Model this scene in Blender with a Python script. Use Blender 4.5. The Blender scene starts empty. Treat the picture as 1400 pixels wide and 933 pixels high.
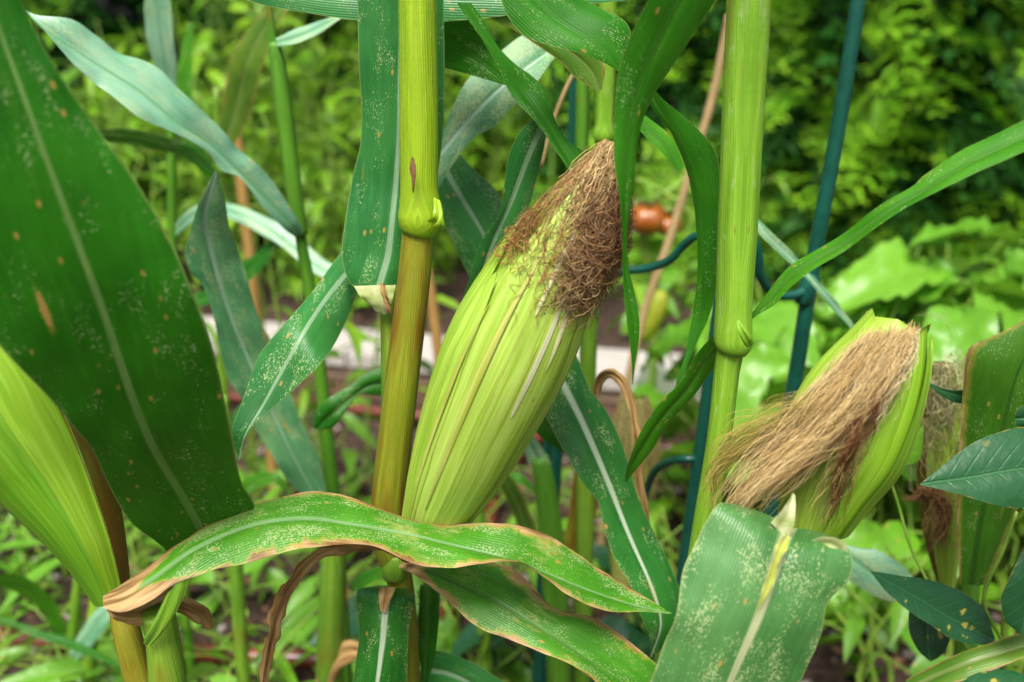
import bpy, math, random
import numpy as np
from mathutils import Vector, Matrix, noise as mnoise

random.seed(7)
np.random.seed(7)
SC = bpy.context.scene
COL = SC.collection
R_ = math.radians

# ------------------------------------------------------------------ camera
CAM_H = 0.88
PITCH = R_(18)
LENS = 35.0
F = 1400 * LENS / 36.0
cp, sp = math.cos(PITCH), math.sin(PITCH)
CAM = Vector((0, 0, CAM_H))
FWD, UP, RT = Vector((0, cp, -sp)), Vector((0, sp, cp)), Vector((1, 0, 0))
cam = bpy.data.cameras.new('camera')
cam.lens = LENS
cam.sensor_width = 36
cam.clip_start = 0.02
cam.clip_end = 400
cam.dof.use_dof = True
cam.dof.focus_distance = 0.635
cam.dof.aperture_fstop = 4.4
co = bpy.data.objects.new('camera', cam)
co.location = CAM
co.rotation_euler = (math.pi / 2 - PITCH, 0, 0)
COL.objects.link(co)
SC.camera = co

# ------------------------------------------------------------------ light
SUN_EL, SUN_AZ = R_(60), R_(192)          # soft sun behind the camera
w = bpy.data.worlds.new('World')
SC.world = w
w.use_nodes = True
wn = w.node_tree.nodes
sky = wn.new('ShaderNodeTexSky')
sky.sky_type = 'NISHITA'
sky.sun_disc = False
sky.sun_elevation = SUN_EL
sky.sun_rotation = SUN_AZ
sky.air_density = 0.7
sky.dust_density = 5.0
sky.ozone_density = 1.0
bgn = wn['Background']
bgn.inputs['Strength'].default_value = 0.05
w.node_tree.links.new(sky.outputs[0], bgn.inputs['Color'])
sl = bpy.data.lights.new('sun', 'SUN')
sl.energy = 1.5
sl.angle = R_(26)
sl.color = (1.0, 0.97, 0.91)
so = bpy.data.objects.new('sun', sl)
sd = Vector((math.sin(SUN_AZ) * math.cos(SUN_EL), math.cos(SUN_AZ) * math.cos(SUN_EL), math.sin(SUN_EL)))
so.rotation_euler = sd.to_track_quat('Z', 'Y').to_euler()
so.location = (0, 0, 6)
COL.objects.link(so)
SC.view_settings.view_transform = 'Standard'
SC.view_settings.look = 'None'
SC.view_settings.gamma = 1.0
SC.view_settings.use_curve_mapping = False
SC.view_settings.exposure = 1.95
SC.cycles.max_bounces = 10
SC.cycles.transmission_bounces = 6

# ------------------------------------------------------------------ placing helpers
def PY(px, py, Y):
    """photo pixel + distance of the vertical plane it stands in -> world point"""
    px, py, Y = float(px), float(py), float(Y)
    v = (466.5 - py) / F
    d = Y / (cp + v * sp)
    return CAM + d * (FWD + RT * ((px - 700) / F) + UP * v)

def dep(py, Y):
    return float(Y / (cp + (466.5 - py) / F * sp))

def G(px, py, z=0.0):
    """photo pixel on the level z"""
    dr = FWD + RT * ((px - 700) / F) + UP * ((466.5 - py) / F)
    return CAM + dr * ((z - CAM_H) / dr.z)

def spl(pts, n):
    """Catmull-Rom through pts resampled to n points by chord length"""
    p = np.array(pts, float)
    if len(p) == 1:
        return np.repeat(p, n, 0)
    seg = np.sqrt(((p[1:, :2] - p[:-1, :2]) ** 2).sum(1)) + 1e-9
    if p.shape[1] == 3 and np.abs(p).max() < 50:
        seg = np.sqrt(((p[1:] - p[:-1]) ** 2).sum(1)) + 1e-9
    s = np.concatenate([[0], np.cumsum(seg)])
    m = np.zeros_like(p)
    m[1:-1] = (p[2:] - p[:-2]) / (s[2:] - s[:-2])[:, None]
    m[0] = (p[1] - p[0]) / seg[0]
    m[-1] = (p[-1] - p[-2]) / seg[-1]
    x = np.linspace(0, s[-1], n)
    k = np.clip(np.searchsorted(s, x, 'right') - 1, 0, len(p) - 2)
    h = seg[k][:, None]
    t = ((x - s[k]) / seg[k])[:, None]
    return ((2 * t**3 - 3 * t**2 + 1) * p[k] + (t**3 - 2 * t**2 + t) * h * m[k]
            + (-2 * t**3 + 3 * t**2) * p[k + 1] + (t**3 - t**2) * h * m[k + 1])

# ------------------------------------------------------------------ objects
def tag(o, label, cat, group=None):
    o['label'] = label
    o['category'] = cat
    if group:
        o['group'] = group
    return o

def thing(name, loc, label, cat, group=None):
    o = bpy.data.objects.new(name, None)
    o.empty_display_size = 0.05
    o.location = loc
    COL.objects.link(o)
    return tag(o, label, cat, group)

def root_loc(o):
    while o is not None and o.parent is not None:
        o = o.parent
    return Vector(o.location) if o is not None else Vector((0, 0, 0))

def mesh(name, verts, faces, mat, parent=None, attrs=None, smooth=True, kind=None):
    me = bpy.data.meshes.new(name)
    off = root_loc(parent)
    v = np.array([tuple(x) for x in verts], float) - np.array(off)
    me.from_pydata(v.tolist(), [], [tuple(int(i) for i in f) for f in faces])
    for an, (ty, data) in (attrs or {}).items():
        a = me.attributes.new(an, ty, 'POINT')
        d = np.array(data, np.float32).ravel()
        a.data.foreach_set({'FLOAT': 'value', 'FLOAT_VECTOR': 'vector', 'FLOAT_COLOR': 'color'}[ty], d)
    if smooth:
        me.polygons.foreach_set('use_smooth', [True] * len(me.polygons))
    me.materials.append(mat)
    o = bpy.data.objects.new(name, me)
    COL.objects.link(o)
    if parent is not None:
        o.parent = parent
    if kind:
        o['kind'] = kind
    return o

# ------------------------------------------------------------------ node materials
class NT:
    def __init__(s, name):
        s.m = bpy.data.materials.new(name)
        s.m.use_nodes = True
        s.t = s.m.node_tree
        s.t.nodes.clear()
        s.out = s.t.nodes.new('ShaderNodeOutputMaterial')
    def n(s, ty, ins=None, **pr):
        nd = s.t.nodes.new(ty)
        for k, v in pr.items():
            setattr(nd, k, v)
        for k, v in (ins or {}).items():
            s.set(nd.inputs[k], v)
        return nd
    def set(s, sock, v):
        if isinstance(v, bpy.types.NodeSocket):
            s.t.links.new(v, sock)
        elif isinstance(v, (tuple, list)) and sock.type == 'RGBA' and len(v) == 3:
            sock.default_value = (*v, 1)
        else:
            sock.default_value = v
    def ma(s, op, a, b=0.0, c=None, clamp=False):
        nd = s.n('ShaderNodeMath', {0: a, 1: b}, operation=op, use_clamp=clamp)
        if c is not None:
            s.set(nd.inputs[2], c)
        return nd.outputs[0]
    def mix(s, f, a, b):
        nd = s.n('ShaderNodeMix', data_type='RGBA')
        s.set(nd.inputs[0], f); s.set(nd.inputs[6], a); s.set(nd.inputs[7], b)
        return nd.outputs[2]
    def ss(s, lo, hi, x):
        nd = s.n('ShaderNodeMapRange', {0: x, 1: lo, 2: hi, 3: 0.0, 4: 1.0}, interpolation_type='SMOOTHSTEP')
        return nd.outputs[0]
    def noise(s, vec, scale, detail=2.0, rough=0.5):
        return s.n('ShaderNodeTexNoise', {'Vector': vec, 'Scale': scale, 'Detail': detail, 'Roughness': rough}).outputs[0]
    def attr(s, name):
        return s.n('ShaderNodeAttribute', attribute_name=name)
    def xyz(s, x, y, z):
        return s.n('ShaderNodeCombineXYZ', {0: x, 1: y, 2: z}).outputs[0]
    def bump(s, h, strength, dist=0.001):
        return s.n('ShaderNodeBump', {'Height': h, 'Strength': strength, 'Distance': dist}).outputs[0]
    def finish(s, col, rough=0.45, spec=0.5, normal=None, trans=0.0, tcol=None, coat=0.0):
        p = s.n('ShaderNodeBsdfPrincipled', {'Base Color': col, 'Roughness': rough, 'Specular IOR Level': spec, 'Coat Weight': coat, 'Coat Roughness': 0.35})
        if normal is not None:
            s.set(p.inputs['Normal'], normal)
        sh = p.outputs[0]
        if trans > 0:
            t = s.n('ShaderNodeBsdfTranslucent', {'Color': tcol if tcol is not None else col})
            if normal is not None:
                s.set(t.inputs['Normal'], normal)
            x = s.n('ShaderNodeMixShader', {0: trans, 1: sh, 2: t.outputs[0]})
            sh = x.outputs[0]
        s.t.links.new(sh, s.out.inputs[0])
        return s.m

def corn_leaf_mat(name, dark, light, stip=0.5, les=0.4, edge=0.0, base=0.0, rib=(0.36, 0.50, 0.30), ribw=0.0028,
                  rough=0.42, trans=0.25, dry=0.0, spec=0.5):
    t = NT(name)
    lc = t.n('ShaderNodeSeparateXYZ', {0: t.attr('lc').outputs['Vector']})
    s, ac, al = lc.outputs
    lt = t.attr('lt').outputs['Fac']
    rnd = t.ma('MULTIPLY', t.n('ShaderNodeObjectInfo').outputs['Random'], 7.3)
    a = t.ma('ABSOLUTE', s)
    P = t.xyz(ac, al, rnd)
    Pl = t.xyz(ac, t.ma('MULTIPLY', al, 0.12), rnd)
    big = t.noise(P, 22, 2)
    streak = t.noise(Pl, 260, 2)
    col = t.mix(t.ss(0.3, 0.7, big), dark, light)
    vein = t.ma('SINE', t.ma('MULTIPLY', ac, 2 * math.pi / 0.0017))
    vv = t.ma('MULTIPLY_ADD', vein, 0.07, t.ma('MULTIPLY', streak, 0.8))
    col = t.mix(t.ma('MULTIPLY', t.ss(0.25, 0.75, vv), 0.35), col, tuple(min(1, c * 1.7) for c in light))
    # yellowed patches
    yel = t.ss(0.62, 0.78, t.noise(Pl, 55, 3))
    col = t.mix(t.ma('MULTIPLY', yel, 0.25 * les), col, (0.22, 0.27, 0.03))
    # stippling by sucking insects: pale specks in clusters
    cl = t.noise(t.xyz(ac, t.ma('MULTIPLY', al, 0.45), rnd), 75, 3, 0.6)
    cl = t.ma('MULTIPLY_ADD', t.ss(0.38, 0.66, cl), 0.36, t.ma('MULTIPLY', t.noise(P, 14, 1), 0.34))
    vary = t.ma('MULTIPLY_ADD', t.n('ShaderNodeObjectInfo').outputs['Random'], 0.11, 0.875 - 0.13 * stip)
    thr = t.ma('MULTIPLY_ADD', cl, -0.62, vary)
    fine = t.noise(t.xyz(ac, t.ma('MULTIPLY', al, 0.7), rnd), 1080, 1.0, 0.5)
    st = t.ss(thr, t.ma('ADD', thr, 0.07), fine)
    if stip > 0:
        col = t.mix(t.ma('MULTIPLY', st, 0.66), col, (0.40, 0.50, 0.22))
    if edge > 0.3:
        mot = t.ss(0.52, 0.72, t.noise(t.xyz(ac, t.ma('MULTIPLY', al, 0.4), t.ma('ADD', rnd, 4.0)), 60, 5, 0.7))
        col = t.mix(t.ma('MULTIPLY', mot, 0.75), col, t.mix(t.noise(P, 500, 2), (0.30, 0.36, 0.05), (0.48, 0.48, 0.18)))
    # long lesions
    if les > 0:
        v = t.n('ShaderNodeTexVoronoi', {'Vector': t.xyz(ac, t.ma('MULTIPLY', al, 0.17), rnd), 'Scale': 125.0, 'Randomness': 1.0})
        wob = t.ma('MULTIPLY_ADD', t.noise(P, 500, 2), 0.3, -0.13)
        dd = t.ma('ADD', v.outputs['Distance'], wob)
        pick = t.ss(0.95 - 0.14 * les, 0.96 - 0.14 * les, t.n('ShaderNodeSeparateColor', {0: v.outputs['Color']}).outputs[0])
        sz = t.ma('MULTIPLY_ADD', t.n('ShaderNodeSeparateColor', {0: v.outputs['Color']}).outputs[1], 0.17, 0.03)
        halo = t.ma('MULTIPLY', pick, t.ma('SUBTRACT', 1.0, t.ss(sz, t.ma('ADD', sz, 0.16), dd)))
        core = t.ma('MULTIPLY', pick, t.ma('SUBTRACT', 1.0, t.ss(sz, t.ma('ADD', sz, 0.05), dd)))
        col = t.mix(t.ma('MULTIPLY', halo, 0.6), col, (0.30, 0.30, 0.03))
        col = t.mix(t.ma('MULTIPLY', core, 0.9), col, t.mix(t.noise(P, 800, 2), (0.42, 0.20, 0.04), (0.50, 0.34, 0.12)))
    if les > 0:
        v2 = t.n('ShaderNodeTexVoronoi', {'Vector': t.xyz(ac, t.ma('MULTIPLY', al, 0.55), t.ma('ADD', rnd, 2.0)), 'Scale': 210.0, 'Randomness': 1.0})
        c2 = t.n('ShaderNodeSeparateColor', {0: v2.outputs['Color']})
        pk2 = t.ss(0.955 - 0.06 * les, 0.965 - 0.06 * les, c2.outputs[0])
        f2 = t.ma('MULTIPLY', pk2, t.ma('SUBTRACT', 1.0, t.ss(0.12, 0.32, v2.outputs['Distance'])))
        col = t.mix(t.ma('MULTIPLY', f2, 0.85), col, (0.42, 0.27, 0.06))
    # midrib
    rw = t.ma('MULTIPLY_ADD', lt, -ribw * 0.8, ribw)
    ra = t.ma('DIVIDE', t.ma('ABSOLUTE', ac), rw)
    rm = t.ma('SUBTRACT', 1.0, t.ss(0.55, 1.25, ra))
    rcol = t.mix(t.ss(0.3, 0.7, streak), rib, tuple(c * 0.78 for c in rib))
    col = t.mix(t.ma('MULTIPLY', rm, 0.88), col, rcol)
    # pale thin margin, then dead brown margin
    col = t.mix(t.ma('MULTIPLY', t.ss(0.965, 0.995, a), 0.5), col, (0.30, 0.36, 0.12))
    if edge > 0 or base > 0:
        nz = t.noise(t.xyz(t.ma('MULTIPLY', ac, 0.6), al, t.ma('ADD', rnd, t.ma('SIGN', ac))), 30, 6, 0.75)
        lim = t.ma('MULTIPLY_ADD', nz, -2.6 * edge, 1.0 + 1.12 * edge)
        if base > 0:
            lim = t.ma('SUBTRACT', lim, t.ma('MULTIPLY', t.ma('SUBTRACT', 1.0, t.ss(0.0, base, lt)), 1.3))
        q = t.ma('SUBTRACT', a, lim)
        col = t.mix(t.ma('MULTIPLY', t.ss(-0.16, 0.0, q), 0.7), col, (0.34, 0.32, 0.04))
        bro = t.mix(t.ss(.3, .7, t.noise(Pl, 320, 3)), (0.20, 0.10, 0.03), (0.54, 0.37, 0.16))
        col = t.mix(t.ss(-0.03, 0.03, q), col, bro)
    if dry > 0:
        bro = t.mix(t.ss(.3, .7, t.noise(Pl, 240, 3)), (0.20, 0.095, 0.025), (0.52, 0.34, 0.13))
        col = t.mix(t.ma('MULTIPLY', t.ss(0.15, 0.35, t.noise(P, 30, 2)), dry), col, bro)
    h = t.ma('MULTIPLY_ADD', vein, 0.25, t.ma('MULTIPLY_ADD', streak, 0.9, t.ma('MULTIPLY', rm, -1.2)))
    h = t.ma('MULTIPLY_ADD', t.noise(P, 160, 2), 0.6, h)
    nb = t.bump(h, 0.35, 0.0008)
    rg = t.ma('MULTIPLY_ADD', big, 0.2, t.ma('MULTIPLY_ADD', st, 0.2, rough - 0.1))
    tc = t.mix(0.45, col, (0.16, 0.32, 0.02)) if dry < 0.5 else col
    return t.finish(col, rg, spec, nb, trans, tc)

def stalk_mat(name, a, b, brown=(0.22, 0.10, 0.015), bamt=0.0, rough=0.38, waxy=0.25):
    t = NT(name)
    lc = t.n('ShaderNodeSeparateXYZ', {0: t.attr('lc').outputs['Vector']})
    s, ac, al = lc.outputs
    rnd = t.ma('MULTIPLY', t.n('ShaderNodeObjectInfo').outputs['Random'], 5.1)
    Pl = t.xyz(ac, t.ma('MULTIPLY', al, 0.05), rnd)
    P = t.xyz(ac, al, rnd)
    st = t.noise(Pl, 420, 2)
    col = t.mix(t.ss(0.35, 0.65, t.noise(Pl, 130, 2)), a, b)
    col = t.mix(t.ma('MULTIPLY', t.ss(0.4, 0.7, st), 0.4), col, tuple(min(1, c * 1.5) for c in b))
    if bamt > 0:
        bm = t.ss(0.62 - 0.4 * bamt, 0.85 - 0.3 * bamt, t.noise(t.xyz(ac, t.ma('MULTIPLY', al, 0.16), rnd), 60, 3, 0.6))
        col = t.mix(t.ma('MULTIPLY', bm, 0.9), col, brown)
    wax = t.ss(0.58, 0.74, t.noise(t.xyz(ac, t.ma('MULTIPLY', al, 0.25), rnd), 210, 4, 0.7))
    col = t.mix(t.ma('MULTIPLY', wax, waxy), col, (0.52, 0.55, 0.36))
    sp_ = t.ss(0.74, 0.80, t.noise(t.xyz(ac, t.ma('MULTIPLY', al, 0.3), rnd), 190, 1))
    col = t.mix(t.ma('MULTIPLY', sp_, 0.8), col, (0.22, 0.08, 0.02))
    nb = t.bump(t.ma('ADD', t.ma('MULTIPLY_ADD', t.ma('SINE', t.ma('MULTIPLY', ac, 2 * math.pi / 0.0016)), 0.18, st), t.ma('MULTIPLY', t.noise(P, 300), 0.4)), 0.5, 0.0009)
    return t.finish(col, t.ma('MULTIPLY_ADD', st, 0.2, rough - 0.08), 0.45, nb, 0.12)

def husk_mat(name, a, b, tan=(0.42, 0.30, 0.12), edge=0.6, brown=0.0):
    t = NT(name)
    lc = t.n('ShaderNodeSeparateXYZ', {0: t.attr('lc').outputs['Vector']})
    s, ac, al = lc.outputs
    lt = t.attr('lt').outputs['Fac']
    rnd = t.ma('MULTIPLY', t.n('ShaderNodeObjectInfo').outputs['Random'], 5.7)
    wv = t.ma('ADD', ac, t.ma('MULTIPLY', t.ma('SUBTRACT', t.noise(t.xyz(ac, al, rnd), 25, 1), 0.5), 0.0025))
    Pl = t.xyz(wv, t.ma('MULTIPLY', al, 0.03), rnd)
    st = t.noise(Pl, 520, 2)
    st2 = t.noise(Pl, 170, 2)
    cross = t.noise(t.xyz(t.ma('MULTIPLY', ac, 0.25), al, rnd), 900, 1)
    col = t.mix(t.ss(0.32, 0.68, st2), a, b)
    col = t.mix(t.ma('MULTIPLY', t.ss(0.42, 0.68, st), 0.5), col, tuple(min(1, c * 1.35 + 0.03) for c in b))
    col = t.mix(t.ma('MULTIPLY', t.ss(0.5, 0.75, t.noise(t.xyz(ac, t.ma('MULTIPLY', al, 0.3), rnd), 45, 3)), 0.35), col, (0.22, 0.36, 0.03))
    sa = t.ma('ABSOLUTE', s)
    em = t.ss(0.93, 1.0, t.ma('ADD', sa, t.ma('MULTIPLY', t.ma('SUBTRACT', t.noise(t.xyz(ac, al, rnd), 70, 3), 0.5), 0.26)))
    col = t.mix(t.ma('MULTIPLY', em, edge), col, t.mix(t.noise(t.xyz(ac, al, rnd), 260, 2), tan, (0.26, 0.15, 0.09)))
    if brown > 0:
        bm = t.ss(0.55 - 0.35 * brown, 0.8 - 0.3 * brown, t.noise(t.xyz(ac, t.ma('MULTIPLY', al, 0.3), rnd), 35, 3))
        col = t.mix(t.ma('MULTIPLY', bm, 0.9), col, (0.16, 0.075, 0.012))
    les = t.ss(0.76, 0.79, t.noise(t.xyz(ac, t.ma('MULTIPLY', al, 0.35), t.ma('ADD', rnd, 3.0)), 140, 1))
    col = t.mix(t.ma('MULTIPLY', les, 0.8), col, (0.34, 0.18, 0.05))
    nb = t.bump(t.ma('ADD', t.ma('MULTIPLY_ADD', st2, 1.2, st), t.ma('MULTIPLY', cross, 0.25)), 0.4, 0.0005)
    return t.finish(col, t.ma('MULTIPLY_ADD', st, 0.18, 0.36), 0.42, nb, 0.15)

def silk_mat(name, rough=0.42):
    t = NT(name)
    c = t.attr('col').outputs['Color']
    return t.finish(c, rough, 0.4, None, 0.25, c)

def broad_leaf_mat(name, dark, light, spots=0.2, rough=0.4, trans=0.3, rib=(0.12, 0.22, 0.05)):
    t = NT(name)
    lc = t.n('ShaderNodeSeparateXYZ', {0: t.attr('lc').outputs['Vector']})
    s, ac, al = lc.outputs
    rnd = t.ma('MULTIPLY', t.n('ShaderNodeObjectInfo').outputs['Random'], 9.1)
    P = t.xyz(ac, al, rnd)
    hue = t.n('ShaderNodeObjectInfo').outputs['Random']
    col = t.mix(t.ma('MULTIPLY_ADD', t.noise(P, 40, 2), 0.6, t.ma('MULTIPLY', hue, 0.5)), dark, light)
    # side veins leaving the midrib at an angle
    wq = t.noise(P, 60, 1)
    ve = t.ma('FRACT', t.ma('MULTIPLY', t.ma('SUBTRACT', al, t.ma('MULTIPLY', t.ma('ABSOLUTE', ac), 0.8)), 90.0))
    vm = t.ma('SUBTRACT', 1.0, t.ss(0.0, 0.14, t.ma('ABSOLUTE', t.ma('SUBTRACT', ve, 0.5))))
    rm = t.ma('SUBTRACT', 1.0, t.ss(0.0006, 0.0014, t.ma('ABSOLUTE', ac)))
    vm = t.ma('MAXIMUM', t.ma('MULTIPLY', t.ma('MULTIPLY', vm, 0.5), wq), rm)
    col = t.mix(t.ma('MULTIPLY', vm, 0.6), col, rib)
    if spots > 0:
        v = t.n('ShaderNodeTexVoronoi', {'Vector': t.xyz(ac, al, rnd), 'Scale': 110.0})
        pk = t.ss(0.95 - 0.2 * spots, 0.97 - 0.2 * spots, t.n('ShaderNodeSeparateColor', {0: v.outputs['Color']}).outputs[0])
        dd = t.ma('ADD', v.outputs['Distance'], t.ma('MULTIPLY_ADD', t.noise(P, 260, 4), 0.9, -0.42))
        col = t.mix(t.ma('MULTIPLY', pk, t.ma('SUBTRACT', 1.0, t.ss(0.15, 0.42, dd))), col, (0.36, 0.33, 0.05))
        col = t.mix(t.ma('MULTIPLY', pk, t.ma('SUBTRACT', 1.0, t.ss(0.05, 0.2, dd))), col, (0.36, 0.17, 0.04))
        ed = t.ss(0.95, 1.02, t.ma('ADD', t.ma('ABSOLUTE', s), t.ma('MULTIPLY_ADD', t.noise(P, 120, 2), 0.3, -0.17)))
        col = t.mix(t.ma('MULTIPLY', ed, 0.7), col, (0.30, 0.19, 0.04))
    nb = t.bump(t.ma('MULTIPLY_ADD', vm, -0.8, t.noise(P, 130, 2)), 0.5, 0.0015)
    tc = t.mix(0.5, col, (0.2, 0.36, 0.02))
    return t.finish(col, rough, 0.45, nb, trans, tc)

def plain_mat(name, a, b, scale=60, rough=0.6, spec=0.4, bump=0.3, dist=0.002, stretch=(1, 1, 1), trans=0.0, detail=4):
    t = NT(name)
    tc = t.n('ShaderNodeTexCoord').outputs['Object']
    mp = t.n('ShaderNodeMapping', {'Vector': tc, 'Scale': stretch}).outputs[0]
    nz = t.noise(mp, scale, detail, 0.6)
    col = t.mix(t.ss(0.3, 0.7, nz), a, b)
    return t.finish(col, rough, spec, t.bump(nz, bump, dist), trans)

M = {}
M['leaf_dark'] = corn_leaf_mat('leaf_dark', (0.010, 0.10, 0.005), (0.022, 0.16, 0.008), 0.35, 0.45, trans=0.3, rib=(0.06, 0.2, 0.03), spec=0.3)
M['leaf_big'] = corn_leaf_mat('leaf_big', (0.010, 0.105, 0.003), (0.022, 0.165, 0.005), 0.3, 0.75, trans=0.3, rib=(0.17, 0.32, 0.08), rough=0.5, spec=0.2)
M['leaf_blue'] = corn_leaf_mat('leaf_blue', (0.016, 0.13, 0.024), (0.034, 0.19, 0.036), 0.6, 0.55, trans=0.2, rib=(0.28, 0.45, 0.26), rough=0.36, spec=0.42)
M['leaf_pale_sheen'] = corn_leaf_mat('leaf_pale_sheen', (0.09, 0.28, 0.15), (0.22, 0.44, 0.27), 1.3, 0.5, trans=0.12, rib=(0.12, 0.34, 0.14), rough=0.34, spec=0.8)  # bluish white sky reflection is put into the leaf colour
M['leaf_sick'] = corn_leaf_mat('leaf_sick', (0.034, 0.18, 0.006), (0.07, 0.26, 0.012), 0.95, 1.3, edge=0.52, base=0.17, trans=0.25, rib=(0.22, 0.42, 0.16), spec=0.35)
M['leaf_sick_end'] = corn_leaf_mat('leaf_sick_end', (0.028, 0.16, 0.005), (0.058, 0.23, 0.010), 0.95, 1.2, edge=0.55, base=0.14, trans=0.25, rib=(0.08, 0.22, 0.03), spec=0.35)
M['leaf_fresh'] = corn_leaf_mat('leaf_fresh', (0.028, 0.18, 0.004), (0.06, 0.26, 0.007), 0.5, 1.0, trans=0.36, rib=(0.07, 0.24, 0.02), spec=0.3)
M['leaf_back'] = corn_leaf_mat('leaf_back', (0.018, 0.15, 0.004), (0.036, 0.21, 0.006), 0.12, 0.35, trans=0.4, rib=(0.04, 0.2, 0.012), spec=0.28)
M['leaf_front'] = corn_leaf_mat('leaf_front', (0.04, 0.15, 0.032), (0.075, 0.21, 0.055), 1.0, 0.3, trans=0.18, rib=(0.46, 0.50, 0.26), ribw=0.0042, rough=0.36, spec=0.45)
M['leaf_white_rib'] = corn_leaf_mat('leaf_white_rib', (0.012, 0.11, 0.011), (0.026, 0.165, 0.018), 0.75, 0.4, trans=0.2, rib=(0.52, 0.64, 0.44), ribw=0.0036, rough=0.36, spec=0.4)
M['leaf_mist'] = corn_leaf_mat('leaf_mist', (0.045, 0.20, 0.075), (0.10, 0.30, 0.12), 1.2, 0.6, trans=0.15, rib=(0.32, 0.50, 0.34), rough=0.36, spec=0.55)
M['leaf_dry'] = corn_leaf_mat('leaf_dry', (0.12, 0.13, 0.03), (0.2, 0.17, 0.05), 0.0, 0.0, trans=0.2, dry=1.0, rib=(0.36, 0.24, 0.10), rough=0.65, spec=0.2)
M['leaf_yellow'] = corn_leaf_mat('leaf_yellow', (0.06, 0.17, 0.012), (0.13, 0.25, 0.02), 0.1, 0.9, edge=0.3, trans=0.35, rib=(0.22, 0.32, 0.08))
M['leaf_tanned'] = corn_leaf_mat('leaf_tanned', (0.03, 0.14, 0.006), (0.06, 0.20, 0.010), 0.2, 0.6, edge=0.22, trans=0.33, rib=(0.03, 0.12, 0.01))
M['ligule'] = plain_mat('ligule', (0.38, 0.46, 0.14), (0.62, 0.64, 0.36), 90, 0.45, 0.4, 0.3, 0.001, trans=0.15)
M['stalk_yellow'] = stalk_mat('stalk_yellow', (0.22, 0.37, 0.010), (0.29, 0.45, 0.016), bamt=0.0, waxy=0.08)
M['stalk_brown'] = stalk_mat('stalk_brown', (0.18, 0.22, 0.012), (0.24, 0.27, 0.018), (0.19, 0.085, 0.008), 0.62, waxy=0.08)
M['stalk_green'] = stalk_mat('stalk_green', (0.10, 0.24, 0.015), (0.17, 0.32, 0.025), bamt=0.15, waxy=0.15)
M['stalk_lime'] = stalk_mat('stalk_lime', (0.14, 0.32, 0.014), (0.21, 0.41, 0.028), bamt=0.10, waxy=0.4)
M['stalk_deep'] = stalk_mat('stalk_deep', (0.05, 0.18, 0.010), (0.09, 0.25, 0.016), bamt=0.1, waxy=0.1)
M['husk'] = husk_mat('husk', (0.28, 0.46, 0.03), (0.40, 0.57, 0.09), tan=(0.40, 0.33, 0.09), edge=0.45)
M['husk_b'] = husk_mat('husk_b', (0.23, 0.42, 0.02), (0.34, 0.52, 0.055), edge=0.45)
M['husk_green'] = husk_mat('husk_green', (0.10, 0.31, 0.008), (0.15, 0.38, 0.012), edge=0.2)
M['husk_yellow'] = husk_mat('husk_yellow', (0.20, 0.41, 0.012), (0.26, 0.47, 0.025), edge=0.2)
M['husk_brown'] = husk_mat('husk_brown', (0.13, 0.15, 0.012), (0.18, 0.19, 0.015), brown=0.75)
M['husk_pale'] = husk_mat('husk_pale', (0.52, 0.55, 0.24), (0.68, 0.68, 0.42), tan=(0.45, 0.5, 0.12), edge=0.7)
M['husk_tan'] = husk_mat('husk_tan', (0.33, 0.42, 0.04), (0.44, 0.45, 0.12), tan=(0.42, 0.28, 0.10), edge=0.9)
M['silk'] = silk_mat('silk')
M['bean'] = broad_leaf_mat('bean', (0.045, 0.19, 0.008), (0.17, 0.40, 0.016), 0.15, 0.4, 0.35)
M['bean_lime'] = broad_leaf_mat('bean_lime', (0.09, 0.31, 0.008), (0.30, 0.54, 0.022), 0.3, 0.4, 0.4)
M['chard'] = broad_leaf_mat('chard', (0.08, 0.27, 0.012), (0.20, 0.46, 0.035), 0.0, 0.3, 0.35, rib=(0.25, 0.42, 0.12))
M['grey_leaf'] = broad_leaf_mat('grey_leaf', (0.30, 0.38, 0.24), (0.45, 0.52, 0.38), 0.0, 0.5, 0.3, rib=(0.5, 0.55, 0.4))
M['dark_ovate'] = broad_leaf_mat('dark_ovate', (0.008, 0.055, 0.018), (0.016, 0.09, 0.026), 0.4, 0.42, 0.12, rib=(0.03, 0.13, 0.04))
M['stem'] = plain_mat('stem', (0.10, 0.22, 0.02), (0.22, 0.34, 0.04), 40, 0.5)
M['stem_tan'] = plain_mat('stem_tan', (0.28, 0.19, 0.08), (0.40, 0.29, 0.13), 30, 0.6, stretch=(4, 4, 0.5))
M['cane'] = plain_mat('cane', (0.28, 0.15, 0.04), (0.38, 0.23, 0.07), 30, 0.5, stretch=(4, 4, 0.5))
M['frond'] = plain_mat('frond', (0.06, 0.27, 0.008), (0.29, 0.56, 0.022), 6, 0.5, 0.3, 0.0, trans=0.3, detail=2)
M['frond_shade'] = plain_mat('frond_shade', (0.012, 0.08, 0.008), (0.035, 0.15, 0.014), 6, 0.55, 0.3, 0.0, trans=0.2, detail=2)  # darker frond copy, shade inside the crown put into the green
M['bark'] = plain_mat('bark', (0.05, 0.03, 0.02), (0.12, 0.08, 0.05), 30, 0.9, 0.2, 0.8, 0.01, stretch=(1, 1, 0.2))
M['soil'] = plain_mat('soil', (0.022, 0.014, 0.010), (0.085, 0.055, 0.040), 45, 0.95, 0.15, 1.0, 0.012, detail=8)
M['pebble'] = plain_mat('pebble', (0.16, 0.13, 0.11), (0.42, 0.38, 0.34), 25, 0.85, 0.2, 0.4, 0.004)
M['mulch'] = plain_mat('mulch', (0.12, 0.06, 0.03), (0.26, 0.15, 0.08), 40, 0.9, 0.1, 0.4, 0.004)
M['timber'] = plain_mat('timber', (0.30, 0.28, 0.25), (0.48, 0.45, 0.41), 30, 0.8, 0.3, 0.5, 0.004, stretch=(0.25, 4, 4))
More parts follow.
